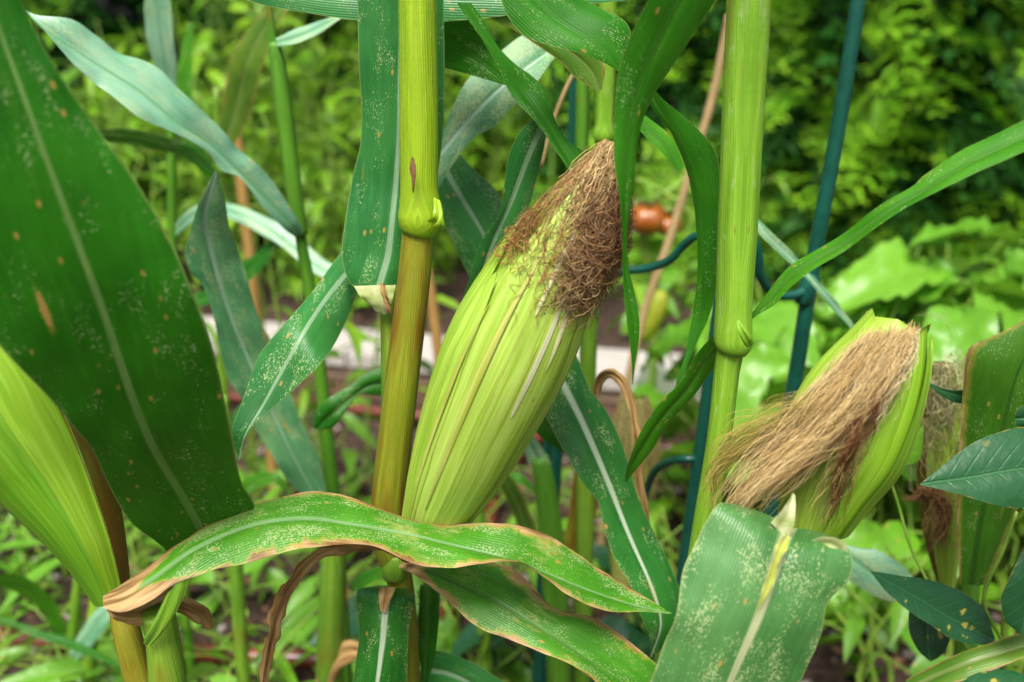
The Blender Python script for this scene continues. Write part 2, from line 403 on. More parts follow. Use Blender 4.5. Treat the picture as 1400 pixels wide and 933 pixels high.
M['timber_edge'] = plain_mat('timber_edge', (0.28, 0.19, 0.12), (0.46, 0.34, 0.23), 30, 0.85, 0.2, 0.5, 0.004, stretch=(0.2, 4, 4))
M['timber_side'] = plain_mat('timber_side', (0.10, 0.055, 0.035), (0.20, 0.12, 0.08), 30, 0.85, 0.2, 0.5, 0.004, stretch=(0.2, 4, 4))
M['hose'] = plain_mat('hose', (0.13, 0.03, 0.016), (0.19, 0.05, 0.026), 40, 0.26, 0.7, 0.1)
M['coated'] = plain_mat('coated', (0.003, 0.055, 0.034), (0.005, 0.078, 0.050), 80, 0.3, 0.5, 0.12, 0.0006)
M['tomato'] = plain_mat('tomato', (0.20, 0.045, 0.006), (0.34, 0.12, 0.015), 16, 0.25, 0.5, 0.05)
M['rot'] = plain_mat('rot', (0.05, 0.02, 0.01), (0.22, 0.12, 0.05), 60, 0.8, 0.2, 0.6, 0.003)
M['flower'] = plain_mat('flower', (0.28, 0.33, 0.02), (0.36, 0.42, 0.03), 60, 0.5, trans=0.2)

# ------------------------------------------------------------------ shapes
def grid_faces(n, m):
    f = []
    for i in range(n - 1):
        for j in range(m - 1):
            a = i * m + j
            f.append((a, a + 1, a + m + 1, a + m))
    return f

def leaf(parent, L, Mi, Rr, mat, eL=0.0, eR=0.0, curl=0.12, rip=0.0015, freq=22, n=64, m=8, name='leaf', flip=False):
    ml, mm, mr = spl(L, n), spl(Mi, n), spl(Rr, n)
    hw = 0.5 * np.hypot(ml[:, 0] - mr[:, 0], ml[:, 1] - mr[:, 1])
    wr = hw / max(hw.max(), 1e-6)
    M3 = [PY(*mm[i]) for i in range(n)]
    L3 = [PY(ml[i, 0], ml[i, 1], mm[i, 2] + eL * wr[i]) for i in range(n)]
    R3 = [PY(mr[i, 0], mr[i, 1], mm[i, 2] + eR * wr[i]) for i in range(n)]
    ph = [random.uniform(0, 9), random.uniform(0, 9)]
    verts, lc, lt = [], [], []
    al = 0.0
    cols = np.linspace(-1, 1, 2 * m + 1)
    for i in range(n):
        if i:
            al += (M3[i] - M3[i - 1]).length
        T = (M3[min(i + 1, n - 1)] - M3[max(i - 1, 0)])
        N = T.cross(R3[i] - L3[i])
        if N.length < 1e-9:
            N = CAM - M3[i]
        N.normalize()
        if N.dot(CAM - M3[i]) < 0:
            N = -N
        for s in cols:
            a = abs(s)
            E = L3[i] if s < 0 else R3[i]
            d = E - M3[i]
            W = d.length
            p = M3[i] + d * a
            p = p + N * (curl * W * 4 * a * (1 - a) * 0.5)
            side = 0 if s < 0 else 1
            wv = mnoise.noise(Vector((al * freq, ph[side], 0))) + 0.5 * mnoise.noise(Vector((al * freq * 2.3, ph[side], 4)))
            p = p + N * (rip * 2 * wv * a * a * wr[i])
            p = p + N * (-0.0006 * math.exp(-(a * W / 0.003) ** 2))
            verts.append(p)
            lc.append((s, s * W, al))
            lt.append(i / (n - 1))
    return mesh(name, verts, grid_faces(n, 2 * m + 1), mat, parent,
                {'lc': ('FLOAT_VECTOR', lc), 'lt': ('FLOAT', lt)})

def strip(parent, pts, mat, tilt=0.0, **kw):
    """narrow leaf: (px, py, Y, width px)"""
    q = spl([(p[0], p[1], p[2], p[3]) for p in pts], 24)
    t = np.gradient(q[:, :2], axis=0)
    t /= np.linalg.norm(t, axis=1)[:, None] + 1e-9
    nrm = np.stack([t[:, 1], -t[:, 0]], 1)
    wd = np.clip(q[:, 3], 0.4, None)[:, None]
    L = q[:, :2] + nrm * wd / 2
    Rr = q[:, :2] - nrm * wd / 2
    return leaf(parent, L.tolist(), q[:, :3].tolist(), Rr.tolist(), mat, eL=tilt, eR=-tilt, **kw)

def tube_mesh(pts, rad, seg=14, cap=True):
    pts = [Vector(p) for p in pts]
    n = len(pts)
    verts, faces, lc, lt = [], [], [], []
    ref = Vector((0, -1, 0.2))
    al = 0
    for i in range(n):
        T = (pts[min(i + 1, n - 1)] - pts[max(i - 1, 0)]).normalized()
        X = ref - T * ref.dot(T)
        if X.length < 1e-3:
            X = Vector((1, 0, 0)) - T * T.x
        X.normalize()
        ref = X
        B = T.cross(X)
        if i:
            al += (pts[i] - pts[i - 1]).length
        for k in range(seg):
            a = 2 * math.pi * k / seg
            verts.append(pts[i] + (X * math.cos(a) + B * math.sin(a)) * rad[i])
            sa = abs(a - math.pi)
            lc.append((0, sa * rad[i], al))
            lt.append(i / max(1, n - 1))
    for i in range(n - 1):
        for k in range(seg):
            k2 = (k + 1) % seg
            faces.append((i * seg + k, i * seg + k2, (i + 1) * seg + k2, (i + 1) * seg + k))
    if cap:
        faces.append(tuple(range(seg - 1, -1, -1)))
        faces.append(tuple((n - 1) * seg + k for k in range(seg)))
    return verts, faces, lc, lt

def tube(name, pts, rad, mat, parent=None, seg=14, kind=None):
    v, f, lc, lt = tube_mesh(pts, rad, seg)
    return mesh(name, v, f, mat, parent, {'lc': ('FLOAT_VECTOR', lc), 'lt': ('FLOAT', lt)}, kind=kind)

def pxtube(name, pts, mat, parent, n=40, seg=16, ground=False):
    q = spl(pts, n)
    P3 = [PY(a[0], a[1], a[2]) for a in q]
    rd = [a[3] / 2 / F * dep(a[1], a[2]) for a in q]
    if ground:
        e = P3[-1]
        if e.z > 0:
            d = (P3[-1] - P3[-4]).normalized()
            for k in range(1, 9):
                u = k / 8
                hor = Vector((d.x, d.y, 0)) / max(0.2, abs(d.z)) * e.z * (u - 0.5 * u * u)
                P3.append(Vector((e.x, e.y, e.z * (1 - u) - 0.02 * u)) + hor)
                rd.append(rd[-1])
    return tube(name, P3, rd, mat, parent, seg)

def base_of(px, py, Y):
    p = PY(px, py, Y)
    return Vector((p.x, p.y, 0))

class Ear:
    def __init__(s, axis, rad):
        s.n = 80
        q = spl(axis, s.n)
        s.p = [PY(*a) for a in q]
        r = spl([(i * 50, x, 0) for i, x in enumerate(rad)], s.n)[:, 1]
        s.r = [max(0.4, r[i]) / F * dep(q[i][1], q[i][2]) for i in range(s.n)]
        s.len = sum((s.p[i + 1] - s.p[i]).length for i in range(s.n - 1))
    def f(s, t, ang, off=0.0):
        x = min(max(t, 0), 1) * (s.n - 1)
        i = min(int(x), s.n - 2)
        u = x - i
        c = s.p[i].lerp(s.p[i + 1], u)
        T = (s.p[min(i + 2, s.n - 1)] - s.p[max(i - 1, 0)]).normalized()
        N = CAM - c
        N = (N - T * N.dot(T)).normalized()
        B = N.cross(T)
        if B.x < 0:
            B = -B
        r = s.r[i] * (1 - u) + s.r[i + 1] * u + off
        return c + (N * math.cos(ang) + B * math.sin(ang)) * r

def husk(ear, a0, a1, t0, t1, lift, mat, parent, tip=0.35, n=46, m=14, edge_lift=0.0007, name='husk_leaf', wob=0.03, foot=0.0, flare=0.0):
    verts, lc, lt = [], [], []
    c0, h0 = (a0 + a1) / 2, (a1 - a0) / 2
    ph = random.uniform(0, 50)
    for i in range(n):
        u = i / (n - 1)
        t = t0 + (t1 - t0) * u
        k = 1.0 if u < 1 - tip else math.sqrt(max(0.0, 1 - ((u - 1 + tip) / tip) ** 1.6))
        if foot > 0 and u < foot:
            k *= math.sqrt(max(0.0, 1 - ((foot - u) / foot) ** 1.6))
        k = max(k, 0.02)
        for j in range(m):
            s = -1 + 2 * j / (m - 1)
            wv = wob * mnoise.noise(Vector((u * 4, ph + s, 0)))
            a = c0 + s * h0 * k + wv
            rr = mnoise.noise(Vector((a * 2.2 + ph, u * 2.5, 7))) * 0.0009 + mnoise.noise(Vector((a * 9, u * 1.4, ph))) * 0.0004
            off = lift + edge_lift * abs(s) ** 6 + rr + flare * u ** 7
            p = ear.f(t, a, off)
            verts.append(p)
            lc.append((s, s * h0 * k * 0.033, t * ear.len))
            lt.append(u)
    return mesh(name, verts, grid_faces(n, m), mat, parent, {'lc': ('FLOAT_VECTOR', lc), 'lt': ('FLOAT', lt)})

def strands(name, lines, mat, parent, r=0.00022, kind='stuff'):
    """lines: list of (points, colour, radius factor); each a thin three-sided thread, joined"""
    V, Fc, C = [], [], []
    for pts, colr, rf in lines:
        n = len(pts)
        b = len(V)
        for i in range(n):
            T = (pts[min(i + 1, n - 1)] - pts[max(i - 1, 0)])
            X = T.cross(CAM - pts[i])
            if X.length < 1e-12:
                X = Vector((1, 0, 0))
            X.normalize()
            N = X.cross(T)
            if N.length > 1e-12:
                N.normalize()
            rr = r * rf * (1 if i < n - 1 else 0.3)
            V += [pts[i] + X * rr, pts[i] - X * rr * 0.5 + N * rr * 0.86, pts[i] - X * rr * 0.5 - N * rr * 0.86]
            C += [(*colr, 1)] * 3
        for i in range(n - 1):
            for k in range(3):
                k2 = (k + 1) % 3
                Fc.append((b + i * 3 + k, b + i * 3 + k2, b + i * 3 + 3 + k2, b + i * 3 + 3 + k))
    return mesh(name, V, Fc, mat, parent, {'col': ('FLOAT_COLOR', C)}, kind=kind)

def lerp3(a, b, t):
    return tuple(a[i] + (b[i] - a[i]) * t for i in range(3))

def node_ring(parent, px, py, Y, wpx, hpx, mat, name='node', axis=(0, 1)):
    """swollen joint on a stalk"""
    pts, rd = [], []
    for i in range(11):
        u = i / 10
        yy = py - hpx / 2 + hpx * u
        pts.append(PY(px + axis[0] * (u - 0.5) * hpx, yy, Y))
        rd.append((wpx / 2) * (0.86 + 0.14 * math.sin(math.pi * u)) / F * dep(py, Y))
    return tube(name, pts, rd, mat, parent, 20)

# ================================================================== the setting
def structure(o):
    o['kind'] = 'structure'
    return o

def hgrid(name, x0, x1, y0, y1, nx, ny, zf, mat):
    verts, faces = [], []
    for j in range(ny):
        for i in range(nx):
            x = x0 + (x1 - x0) * i / (nx - 1)
            y = y0 + (y1 - y0) * j / (ny - 1)
            verts.append((x, y, zf(x, y)))
    return structure(mesh(name, verts, grid_faces(ny, nx), mat))

# far ground sheet reaches the horizon, the near bed is finer and lies on it
hgrid('ground', -150, 150, -40, 260, 40, 40, lambda x, y: -0.06, M['soil'])
def soil_z(x, y):
    return (0.018 * mnoise.noise(Vector((x * 5, y * 5, 0))) + 0.014 * mnoise.noise(Vector((x * 17, y * 17, 3)))
            + 0.008 * mnoise.noise(Vector((x * 45, y * 45, 8))))
hgrid('garden_soil', -1.9, 1.9, 0.2, 2.9, 210, 160, soil_z, M['soil'])

# pebbles and bits of mulch strewn over the soil
def lumps(name, cnt, mat, rmin, rmax, flat, label, cat):
    V, Fc = [], []
    t = (1 + 5 ** 0.5) / 2
    iv = [(-1, t, 0), (1, t, 0), (-1, -t, 0), (1, -t, 0), (0, -1, t), (0, 1, t), (0, -1, -t), (0, 1, -t), (t, 0, -1), (t, 0, 1), (-t, 0, -1), (-t, 0, 1)]
    fi = [(0, 11, 5), (0, 5, 1), (0, 1, 7), (0, 7, 10), (0, 10, 11), (1, 5, 9), (5, 11, 4), (11, 10, 2), (10, 7, 6), (7, 1, 8), (3, 9, 4), (3, 4, 2), (3, 2, 6), (3, 6, 8), (3, 8, 9), (4, 9, 5), (2, 4, 11), (6, 2, 10), (8, 6, 7), (9, 8, 1)]
    for _ in range(cnt):
        x, y = random.uniform(-1.1, 1.1), random.uniform(0.85, 2.2)
        r = rmin * (rmax / rmin) ** (random.random() ** 2)
        rot = Matrix.Rotation(random.uniform(0, 6.28), 3, 'Z') @ Matrix.Rotation(random.uniform(-.4, .4), 3, 'X')
        b = len(V)
        sx, sy, sz = r * random.uniform(.7, 1.4), r * random.uniform(.6, 1), r * flat * random.uniform(.6, 1.1)
        for v in iv:
            q = rot @ Vector((v[0] * sx / 1.9, v[1] * sy / 1.9, v[2] * sz / 1.9)) * random.uniform(.85, 1.15)
            V.append((x + q.x, y + q.y, soil_z(x, y) + sz * 0.3 + q.z))
        Fc += [tuple(b + k for k in f) for f in fi]
    o = mesh(name, V, Fc, mat, kind='stuff')
    return tag(o, label, cat)
lumps('gravel', 1500, M['pebble'], 0.003, 0.013, 0.7, 'small pale stones scattered over the dark garden soil', 'gravel')
lumps('mulch', 1300, M['mulch'], 0.004, 0.018, 0.25, 'brown bits of dry mulch lying on the garden soil', 'mulch')

# raised bed: a cap board on edge boards, running from far left to near right
BED_Z = 0.12
A = G(300, 468, BED_Z); B = G(1040, 531, BED_Z)
bd = (B - A); bd.z = 0; bd.normalize()
bn = Vector((-bd.y, bd.x, 0))
bedO = A - bd * 1.6
bed = thing('raised_bed', (bedO.x, bedO.y, 0), 'weathered timber raised bed edge with pale cap board behind the corn', 'raised bed')
def board(name, l0, l1, d0, d1, z0, z1, mat, bev=0.003):
    nx = 24
    V, Fc = [], []
    prof = [(d0 + bev, z0), (d1 - bev, z0), (d1, z0 + bev), (d1, z1 - bev), (d1 - bev, z1), (d0 + bev, z1), (d0, z1 - bev), (d0, z0 + bev)]
    for i in range(nx):
        l = l0 + (l1 - l0) * i / (nx - 1)
        for (d, z) in prof:
            wv = 0.0012 * mnoise.noise(Vector((l * 9, d * 30, z * 30)))
            V.append(bedO + bd * l + bn * (d + wv) + Vector((0, 0, z - BED_Z + wv)))
    k = len(prof)
    for i in range(nx - 1):
        for j in range(k):
            j2 = (j + 1) % k
            Fc.append((i * k + j, (i + 1) * k + j, (i + 1) * k + j2, i * k + j2))
    Fc += [tuple(range(k)), tuple((nx - 1) * k + j for j in range(k - 1, -1, -1))]
    return mesh(name, V, Fc, mat, bed, smooth=False)
board('cap_board', 0, 1.93, 0.0, 0.19, BED_Z - 0.036, BED_Z, M['timber'])
board('cap_board', 1.936, 4.2, 0.002, 0.192, BED_Z - 0.037, BED_Z - 0.001, M['timber'])
board('side_board', 0.01, 4.19, 0.02, 0.058, 0.046, BED_Z - 0.038, M['timber_edge'])
board('side_board', 0.01, 4.19, 0.024, 0.062, -0.04, 0.042, M['timber_side'])

bs = []
for j in range(60):
    for i in range(60):
        l = -1 + 7 * i / 59
        d = 0.07 + 3.2 * (j / 59)
        p = bedO + bd * l + bn * d
        bs.append((p.x, p.y, BED_Z - 0.05 + soil_z(p.x * 0.7, p.y * 0.7) * 1.2))
structure(mesh('bed_soil', bs, grid_faces(60, 60), M['soil']))
def bed_z(x, y):
    return BED_Z - 0.05

# brown hose looping over the soil
hp = []
for (px, py) in [(-260, 850), (-60, 862), (100, 872), (250, 884), (380, 893), (500, 890), (600, 840), (655, 745), (680, 665), (712, 612), (760, 582), (830, 596), (900, 608), (990, 612), (1120, 640), (1300, 680)]:
    p = G(px, py, 0.03)
    hp.append((p.x, p.y, 0.022))
q = spl(hp, 120)
tag(tube('hose', [Vector(a) for a in q], [0.0135] * 120, M['hose'], None, 14),
    'terracotta red garden hose lying in a loop on the soil', 'hose')
hp = []
for (px, py) in [(150, 520), (300, 536), (430, 547), (540, 560), (640, 566), (700, 560)]:
    p = G(px, py, 0.03)
    hp.append((p.x, p.y, 0.02))
q = spl(hp, 60)
tag(tube('drip_line', [Vector(a) for a in q], [0.011] * 60, M['hose'], None, 12),
    'thin red drip tube running along the foot of the raised bed', 'hose')

# ================================================================== conifer hedge
def frond_mesh(name, mat, pairs, subs, size):
    V, Fc = [], []
    def blade(p, d, ln, wd, up):
        s = d.cross(up).normalized() * wd
        b = len(V)
        V.extend([p, p + d * ln * .45 + s, p + d * ln + up * -ln * 0.12, p + d * ln * .45 - s])
        Fc.append((b, b + 1, b + 2, b + 3))
    up = Vector((0, 0, 1))
    ax = lambda u: Vector((u, 0, -0.35 * u * u)) * size
    for i in range(pairs):
        u = 0.1 + 0.9 * i / (pairs - 1)
        p = ax(u)
        ln = size * (0.42 * math.sin(math.pi * min(1, 0.25 + 0.72 * u)) + 0.08)
        for sgn in (-1, 1):
            d = Vector((0.85, sgn * random.uniform(.4, .75), random.uniform(-.35, .2))).normalized()
            blade(p, d, ln * random.uniform(.7, 1.15), size * 0.028, up)
            for k in range(subs):
                q = p + d * ln * (0.25 + 0.65 * k / max(1, subs - 1))
                for s2 in (-1, 1):
                    d2 = (d + Vector((-d.y, d.x, 0)) * s2 * 0.8 + Vector((0, 0, random.uniform(-.2, .2)))).normalized()
                    blade(q, d2, ln * random.uniform(.22, .42), size * 0.024, up)
    blade(ax(0), Vector((1, 0, -.3)).normalized(), size * 1.05, size * 0.012, up)
    me = bpy.data.meshes.new(name)
    me.from_pydata([tuple(v) for v in V], [], Fc)
    me.materials.append(mat)
    return me
FR = [frond_mesh('frond', M['frond'], 7, 2, 0.22) for _ in range(5)]
FR_D = [frond_mesh('frond', M['frond_shade'], 6, 1, 0.24) for _ in range(2)]

def crown_radius(z, H, rb):
    u = z / H
    return rb * (1 - u) ** 0.75 * (0.75 + 0.25 * min(1, u * 6))

def conifer(x, y, H, rb, label, nf, nj):
    t = thing('conifer', (x, y, -0.06), label, 'tree', 'conifers of the hedge behind the garden')
    tube('trunk', [Vector((x, y, -0.1)), Vector((x + .02, y, H * .5)), Vector((x, y, H * .97))], [0.06, 0.04, 0.008], M['bark'], t, 8)
    ph = random.uniform(0, 99)
    def spot(depth):
        z = H * random.random() ** 1.2 * 0.97 + 0.03
        a = random.uniform(0, 2 * math.pi)
        lump = 0.72 + 0.5 * mnoise.noise(Vector((math.cos(a) * 1.6, math.sin(a) * 1.6 + ph, z * 2.6)))
        r = crown_radius(z, H, rb) * lump * depth
        yaw = a + random.uniform(-.5, .5)
        return Vector((x + r * math.cos(a), y + r * math.sin(a), z)), yaw, random.uniform(-0.25, 0.5)
    # inner crown, one mass
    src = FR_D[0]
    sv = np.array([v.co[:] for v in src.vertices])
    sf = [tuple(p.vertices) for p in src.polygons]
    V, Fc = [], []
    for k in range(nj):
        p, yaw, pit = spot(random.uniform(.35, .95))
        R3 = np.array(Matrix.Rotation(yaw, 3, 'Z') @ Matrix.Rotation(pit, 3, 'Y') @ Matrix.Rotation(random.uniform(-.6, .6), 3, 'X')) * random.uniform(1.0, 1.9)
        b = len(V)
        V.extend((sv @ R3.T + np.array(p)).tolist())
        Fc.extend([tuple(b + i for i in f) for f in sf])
    mesh('crown', V, Fc, M['frond_shade'], t, smooth=False)
    for k in range(nf):
        for _ in range(20):
            p, yaw, pit = spot(random.uniform(.9, 1.15))
            if p.y < y - 0.15 and 0.15 < p.z < 1.6:
                break
        o = bpy.data.objects.new('frond', random.choice(FR))
        o.parent = t
        o.location = p - Vector((x, y, -0.06))
        o.rotation_euler = (random.uniform(-.7, .7), pit + random.uniform(-.2, .4), yaw)
        sc = random.uniform(.7, 1.45)
        o.scale = (sc, sc, sc)
        COL.objects.link(o)
HL = 'dense yellow green conifer with flat feathery sprays in the front row of the hedge'
for (x, y, H, rb, nf, nj) in [(1.25, 3.7, 2.7, .85, 210, 900), (2.45, 4.0, 2.9, .9, 34, 900), (0.25, 4.0, 2.8, .85, 200, 900), (-0.75, 4.2, 2.9, .9, 90, 900),
                              (-1.8, 4.2, 2.8, .95, 60, 900), (-2.9, 4.3, 3.0, 1.0, 30, 700), (3.5, 4.4, 3.0, 1.0, 20, 700)]:
    conifer(x, y, H, rb, HL, nf, nj)
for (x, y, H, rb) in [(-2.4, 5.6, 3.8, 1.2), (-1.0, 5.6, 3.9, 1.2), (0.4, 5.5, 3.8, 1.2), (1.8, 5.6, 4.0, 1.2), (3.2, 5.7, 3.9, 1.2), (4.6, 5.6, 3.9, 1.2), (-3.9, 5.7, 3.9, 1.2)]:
    conifer(x, y, H, rb, 'tall shade-dark conifer in the second row behind the hedge', 0, 1000)

# ================================================================== broad-leaved garden plants
def ovate_mesh(name, mat, ln, wd, fold=0.25, droop=0.25, ruff=0.0, n=9, m=3, point=1.0):
    V, Fc, lc, lt = [], [], [], []
    ph = random.uniform(0, 40)
    for i in range(n):
        u = i / (n - 1)
        hw = wd * 0.5 * (math.sin(math.pi * u ** 0.72) ** (0.8 * point)) * (1 - 0.12 * u) if 0 < u < 1 else 0.0004
        for j in range(-m, m + 1):
            s = j / m
            z = fold * abs(s) * hw - droop * u * u * ln + ruff * abs(s) ** 2 * mnoise.noise(Vector((u * 7 + ph, s * 2, ph)))
            z += ruff * 0.5 * mnoise.noise(Vector((u * 11, s * 4, ph)))
            V.append((u * ln, s * hw, z))
            lc.append((s, s * hw, u * ln))
            lt.append(u)
    Fc = grid_faces(n, 2 * m + 1)
    me = bpy.data.meshes.new(name)
    me.from_pydata(V, [], Fc)
    a = me.attributes.new('lc', 'FLOAT_VECTOR', 'POINT'); a.data.foreach_set('vector', np.array(lc, np.float32).ravel())
    a = me.attributes.new('lt', 'FLOAT', 'POINT'); a.data.foreach_set('value', np.array(lt, np.float32))
    me.polygons.foreach_set('use_smooth', [True] * len(me.polygons))
    me.materials.append(mat)
    return me
BEAN = [ovate_mesh('leaf', M['bean'], .075, .05, .2, .3, .006) for _ in range(2)] + [ovate_mesh('leaf', M['bean'], .085, .028, .3, .4, .004)]
LIME = [ovate_mesh('leaf', M['bean_lime'], .07, .038, .2, .35, .006)] + [ovate_mesh('leaf', M['bean_lime'], .10, w_, .3, .45, .004, 11, 2, 1.2) for w_ in (.02, .026, .03)]
CHARD = [ovate_mesh('leaf', M['chard'], .19, .13, .35, .45, .03, 16, 5, 0.7) for _ in range(3)]
GREY = [ovate_mesh('leaf', M['grey_leaf'], .17, .14, .3, .4, .02, 14, 5, 0.7) for _ in range(2)]
LANCE = [ovate_mesh('leaf', M['bean'], .13, .024, .3, .5, .003, 12, 2, 1.3), ovate_mesh('leaf', M['chard'], .12, .03, .3, .4, .003, 12, 2, 1.2)]
OVD = [ovate_mesh('leaf', M['dark_ovate'], .10, .055, .2, .35, .006, 12, 4, 1.1)]

def bushy(name, x, y, z, H, spread, nstem, nleaf, meshes, label, cat, group, sc=(.7, 1.3), stemr=0.003, lean=0.0, umin=.03):
    t = thing(name, (x, y, z), label, cat, group)
    V, Fc, lc, lt = [], [], [], []
    def addtube(p, r, seg=5):
        v, f, a, b = tube_mesh(p, r, seg, False)
        k = len(V)
        V.extend(v); Fc.extend([tuple(k + i for i in q) for q in f]); lc.extend(a); lt.extend(b)
    for k in range(nstem):
        a = random.uniform(0, 2 * math.pi)
        sp_ = spread * random.uniform(.3, 1)
        h = H * random.uniform(.65, 1.05)
        pts = [Vector((x, y, z - 0.02))]
        for i in range(1, 9):
            u = i / 8
            pts.append(Vector((x + math.cos(a) * sp_ * u ** 1.4 + 0.05 * mnoise.noise(Vector((u * 3, k, x * 9))) + lean * u,
                               y + math.sin(a) * sp_ * u ** 1.4 + 0.05 * mnoise.noise(Vector((u * 3, k + 9, y * 9))),
                               z + h * (u - 0.12 * u * u))))
        addtube(pts, [stemr * (1.25 - 0.8 * i / 8) for i in range(9)])
        for j in range(nleaf // nstem):
            u = random.uniform(umin, 1) * 8
            i = min(7, int(u))
            p = pts[i].lerp(pts[i + 1], u - i)
            yaw = random.uniform(0, 6.28)
            pl = random.uniform(.02, .09) * (sc[0] + sc[1]) / 2
            e = p + Vector((math.cos(yaw) * pl, math.sin(yaw) * pl, pl * random.uniform(0, .7)))
            addtube([p, p.lerp(e, .5) + Vector((0, 0, .006)), e], [stemr * .45] * 3, 4)
            o = bpy.data.objects.new('leaf', random.choice(meshes))
            o.parent = t
            o.location = e - Vector((x, y, z))
            o.rotation_euler = (random.uniform(-.6, .6), random.uniform(-.45, .6), yaw + random.uniform(-.5, .5))
            s = random.uniform(*sc)
            o.scale = (s, s, s)
            COL.objects.link(o)
    mesh('stem', V, Fc, M['stem'], t)
    return t

# tall tangled vines and herbs behind the raised bed, on the left
random.seed(21)
for i in range(24):
    x = -1.85 + 1.85 * (i + random.uniform(.1, .9)) / 24
    y = random.uniform(2.6, 3.3)
    bushy('vine_plant', x, y, bed_z(x, y), random.uniform(.65, 1.15), .24, 7, 70, LIME if i % 3 else BEAN + LIME,
          'tangled yellow green climbing plant with many small leaves behind the raised bed', 'plant', 'vines behind the raised bed', (.6, 1.25), .0035)
for i in range(6):
    x = 0.0 + 0.62 * (i + random.uniform(.1, .9)) / 6
    y = random.uniform(2.55, 3.0)
    bushy('tomato_plant', x, y, bed_z(x, y), random.uniform(.4, .62), .16, 4, 34, BEAN + LIME,
          'sprawling tomato plant with small lobed leaves behind the dark green stakes', 'plant', 'tomato plants in the raised bed', (.5, 1.0), .004)
# broad bright leaves on the right, in the raised bed
for i, (px, py, n) in enumerate([(1080, 500, 14), (1180, 470, 14), (1290, 470, 16), (1390, 480, 16), (1340, 440, 14), (1460, 500, 14), (1130, 440, 10), (1065, 560, 12), (1120, 575, 14), (1200, 560, 14), (1290, 570, 16), (1380, 580, 16), (1050, 640, 12), (1110, 660, 14), (1190, 650, 14), (1010, 700, 12), (1250, 680, 14)]):
    zb = BED_Z - .05 if i < 7 else 0
    p = G(px, py + 25, zb)
    bushy('leafy_vegetable', p.x, p.y, zb, random.uniform(.2, .3), .14, n, n, CHARD,
          'bright green leafy vegetable with big crinkled leaves in the raised bed' if i < 7 else 'bright green leafy vegetable with big crinkled leaves in front of the bed boards', 'vegetable',
          'leafy vegetables in the raised bed' if i < 7 else 'leafy vegetables in front of the bed', (.55, .95), .005)
random.seed(71)
for (x, y, H, n) in [(.40, 1.50, .42, 12), (.52, 1.36, .42, 14), (.66, 1.48, .46, 14), (.80, 1.40, .48, 14), (.92, 1.55, .50, 14), (.60, 1.62, .44, 12), (.78, 1.70, .46, 12)]:
    bushy('broad_leaf_plant', x, y, 0, H + .12, .17, n, n * 2, CHARD, 'tall plant with big pale green crinkled leaves right behind the tan silked ear', 'plant',
          'broad leaved plants behind the right ear', (.6, .95), .0045, umin=.55)
for (x, y, H, n) in [(-.80, 1.62, .85, 30), (-.62, 1.48, .8, 26), (-.50, 1.75, .9, 30), (-.36, 1.55, .78, 24), (-.26, 1.72, .82, 24), (-.95, 1.5, .85, 28), (-.70, 1.85, .9, 30)]:
    bushy('climbing_weed', x, y, 0, H, .16, 3, n, LIME + BEAN, 'thin stemmed climbing weed with narrow leaves in front of the raised bed', 'weed',
          'climbing weeds in front of the raised bed', (.45, .9), .003, umin=.35)
random.seed(72)
p = G(1240, 410, .2)
bushy('grey_leaved_plant', p.x, p.y, BED_Z - .05, .2, .12, 6, 6, GREY, 'plant with large pale grey green leaves beside the hedge', 'plant', None, (.6, .9), .005)
p = G(955, 560, .17)
bushy('pale_leaved_plant', p.x, p.y + .15, BED_Z - .05, .15, .08, 5, 5, GREY, 'pale dusty leaved young squash plant beside the cap board', 'plant', None, (.45, .7), .004)
# low weeds in front of the raised bed
random.seed(33)
for (px, py, H, n) in [(-20, 900, .2, 14), (40, 930, .17, 12), (110, 905, .22, 14), (170, 950, .2, 12), (250, 920, .16, 10), (60, 780, .16, 8), (420, 960, .2, 10), (310, 840, .15, 8), (540, 700, .16, 9), (480, 640, .14, 8), (20, 690, .2, 10), (-40, 760, .2, 12), (250, 690, .2, 10), (340, 640, .2, 12), (400, 740, .18, 10), (600, 640, .22, 12), (680, 740, .2, 12), (560, 820, .2, 12), (500, 930, .2, 10), (350, 940, .22, 12), (200, 760, .18, 10), (720, 660, .18, 10), (440, 600, .18, 10), (90, 720, .26, 14), (160, 680, .26, 14), (-10, 640, .26, 14), (300, 760, .24, 14), (640, 860, .24, 14), (460, 820, .24, 14), (820, 700, .26, 14), (880, 760, .26, 14), (920, 840, .26, 14)]:
    p = G(px, py + 70, 0)
    bushy('weed', p.x, p.y, 0, H, .1, 3, n, LANCE + [CHARD[0]][:0], 'low green weed with narrow pointed leaves on the bare soil', 'weed', 'low weeds between the corn rows', (.6, 1.1), .003)
for (px, py, H, n) in [(660, 930, .26, 14), (760, 900, .3, 14), (860, 930, .28, 14), (930, 720, .2, 10), (980, 700, .2, 10)]:
    p = G(px, py + 60, 0)
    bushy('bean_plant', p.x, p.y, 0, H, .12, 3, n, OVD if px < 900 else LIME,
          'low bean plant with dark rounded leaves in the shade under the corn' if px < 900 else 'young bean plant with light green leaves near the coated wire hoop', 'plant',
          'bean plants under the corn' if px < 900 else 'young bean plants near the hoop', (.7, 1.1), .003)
for (px, py, H, n) in [(1180, 930, .36, 20), (1270, 880, .42, 20), (1380, 900, .46, 22), (1230, 760, .34, 16), (1340, 720, .4, 18), (1160, 800, .3, 14), (1430, 780, .42, 18)]:
    p = G(px, py + 60, 0)
    bushy('bush_bean', p.x, p.y, 0, H, .16, 4, n, BEAN + LIME[:1] if n % 4 else BEAN,
          'bushy bean plant with mid green leaves crowded beside the right corn ear', 'plant', 'bush beans beside the corn', (.7, 1.2), .0035)

# ================================================================== corn plants
random.seed(5)
CORN = 'corn plants in the garden bed'
def corn(px, py, Y, label):
    return thing('corn_plant', base_of(px, py, Y), label, 'corn plant', CORN)

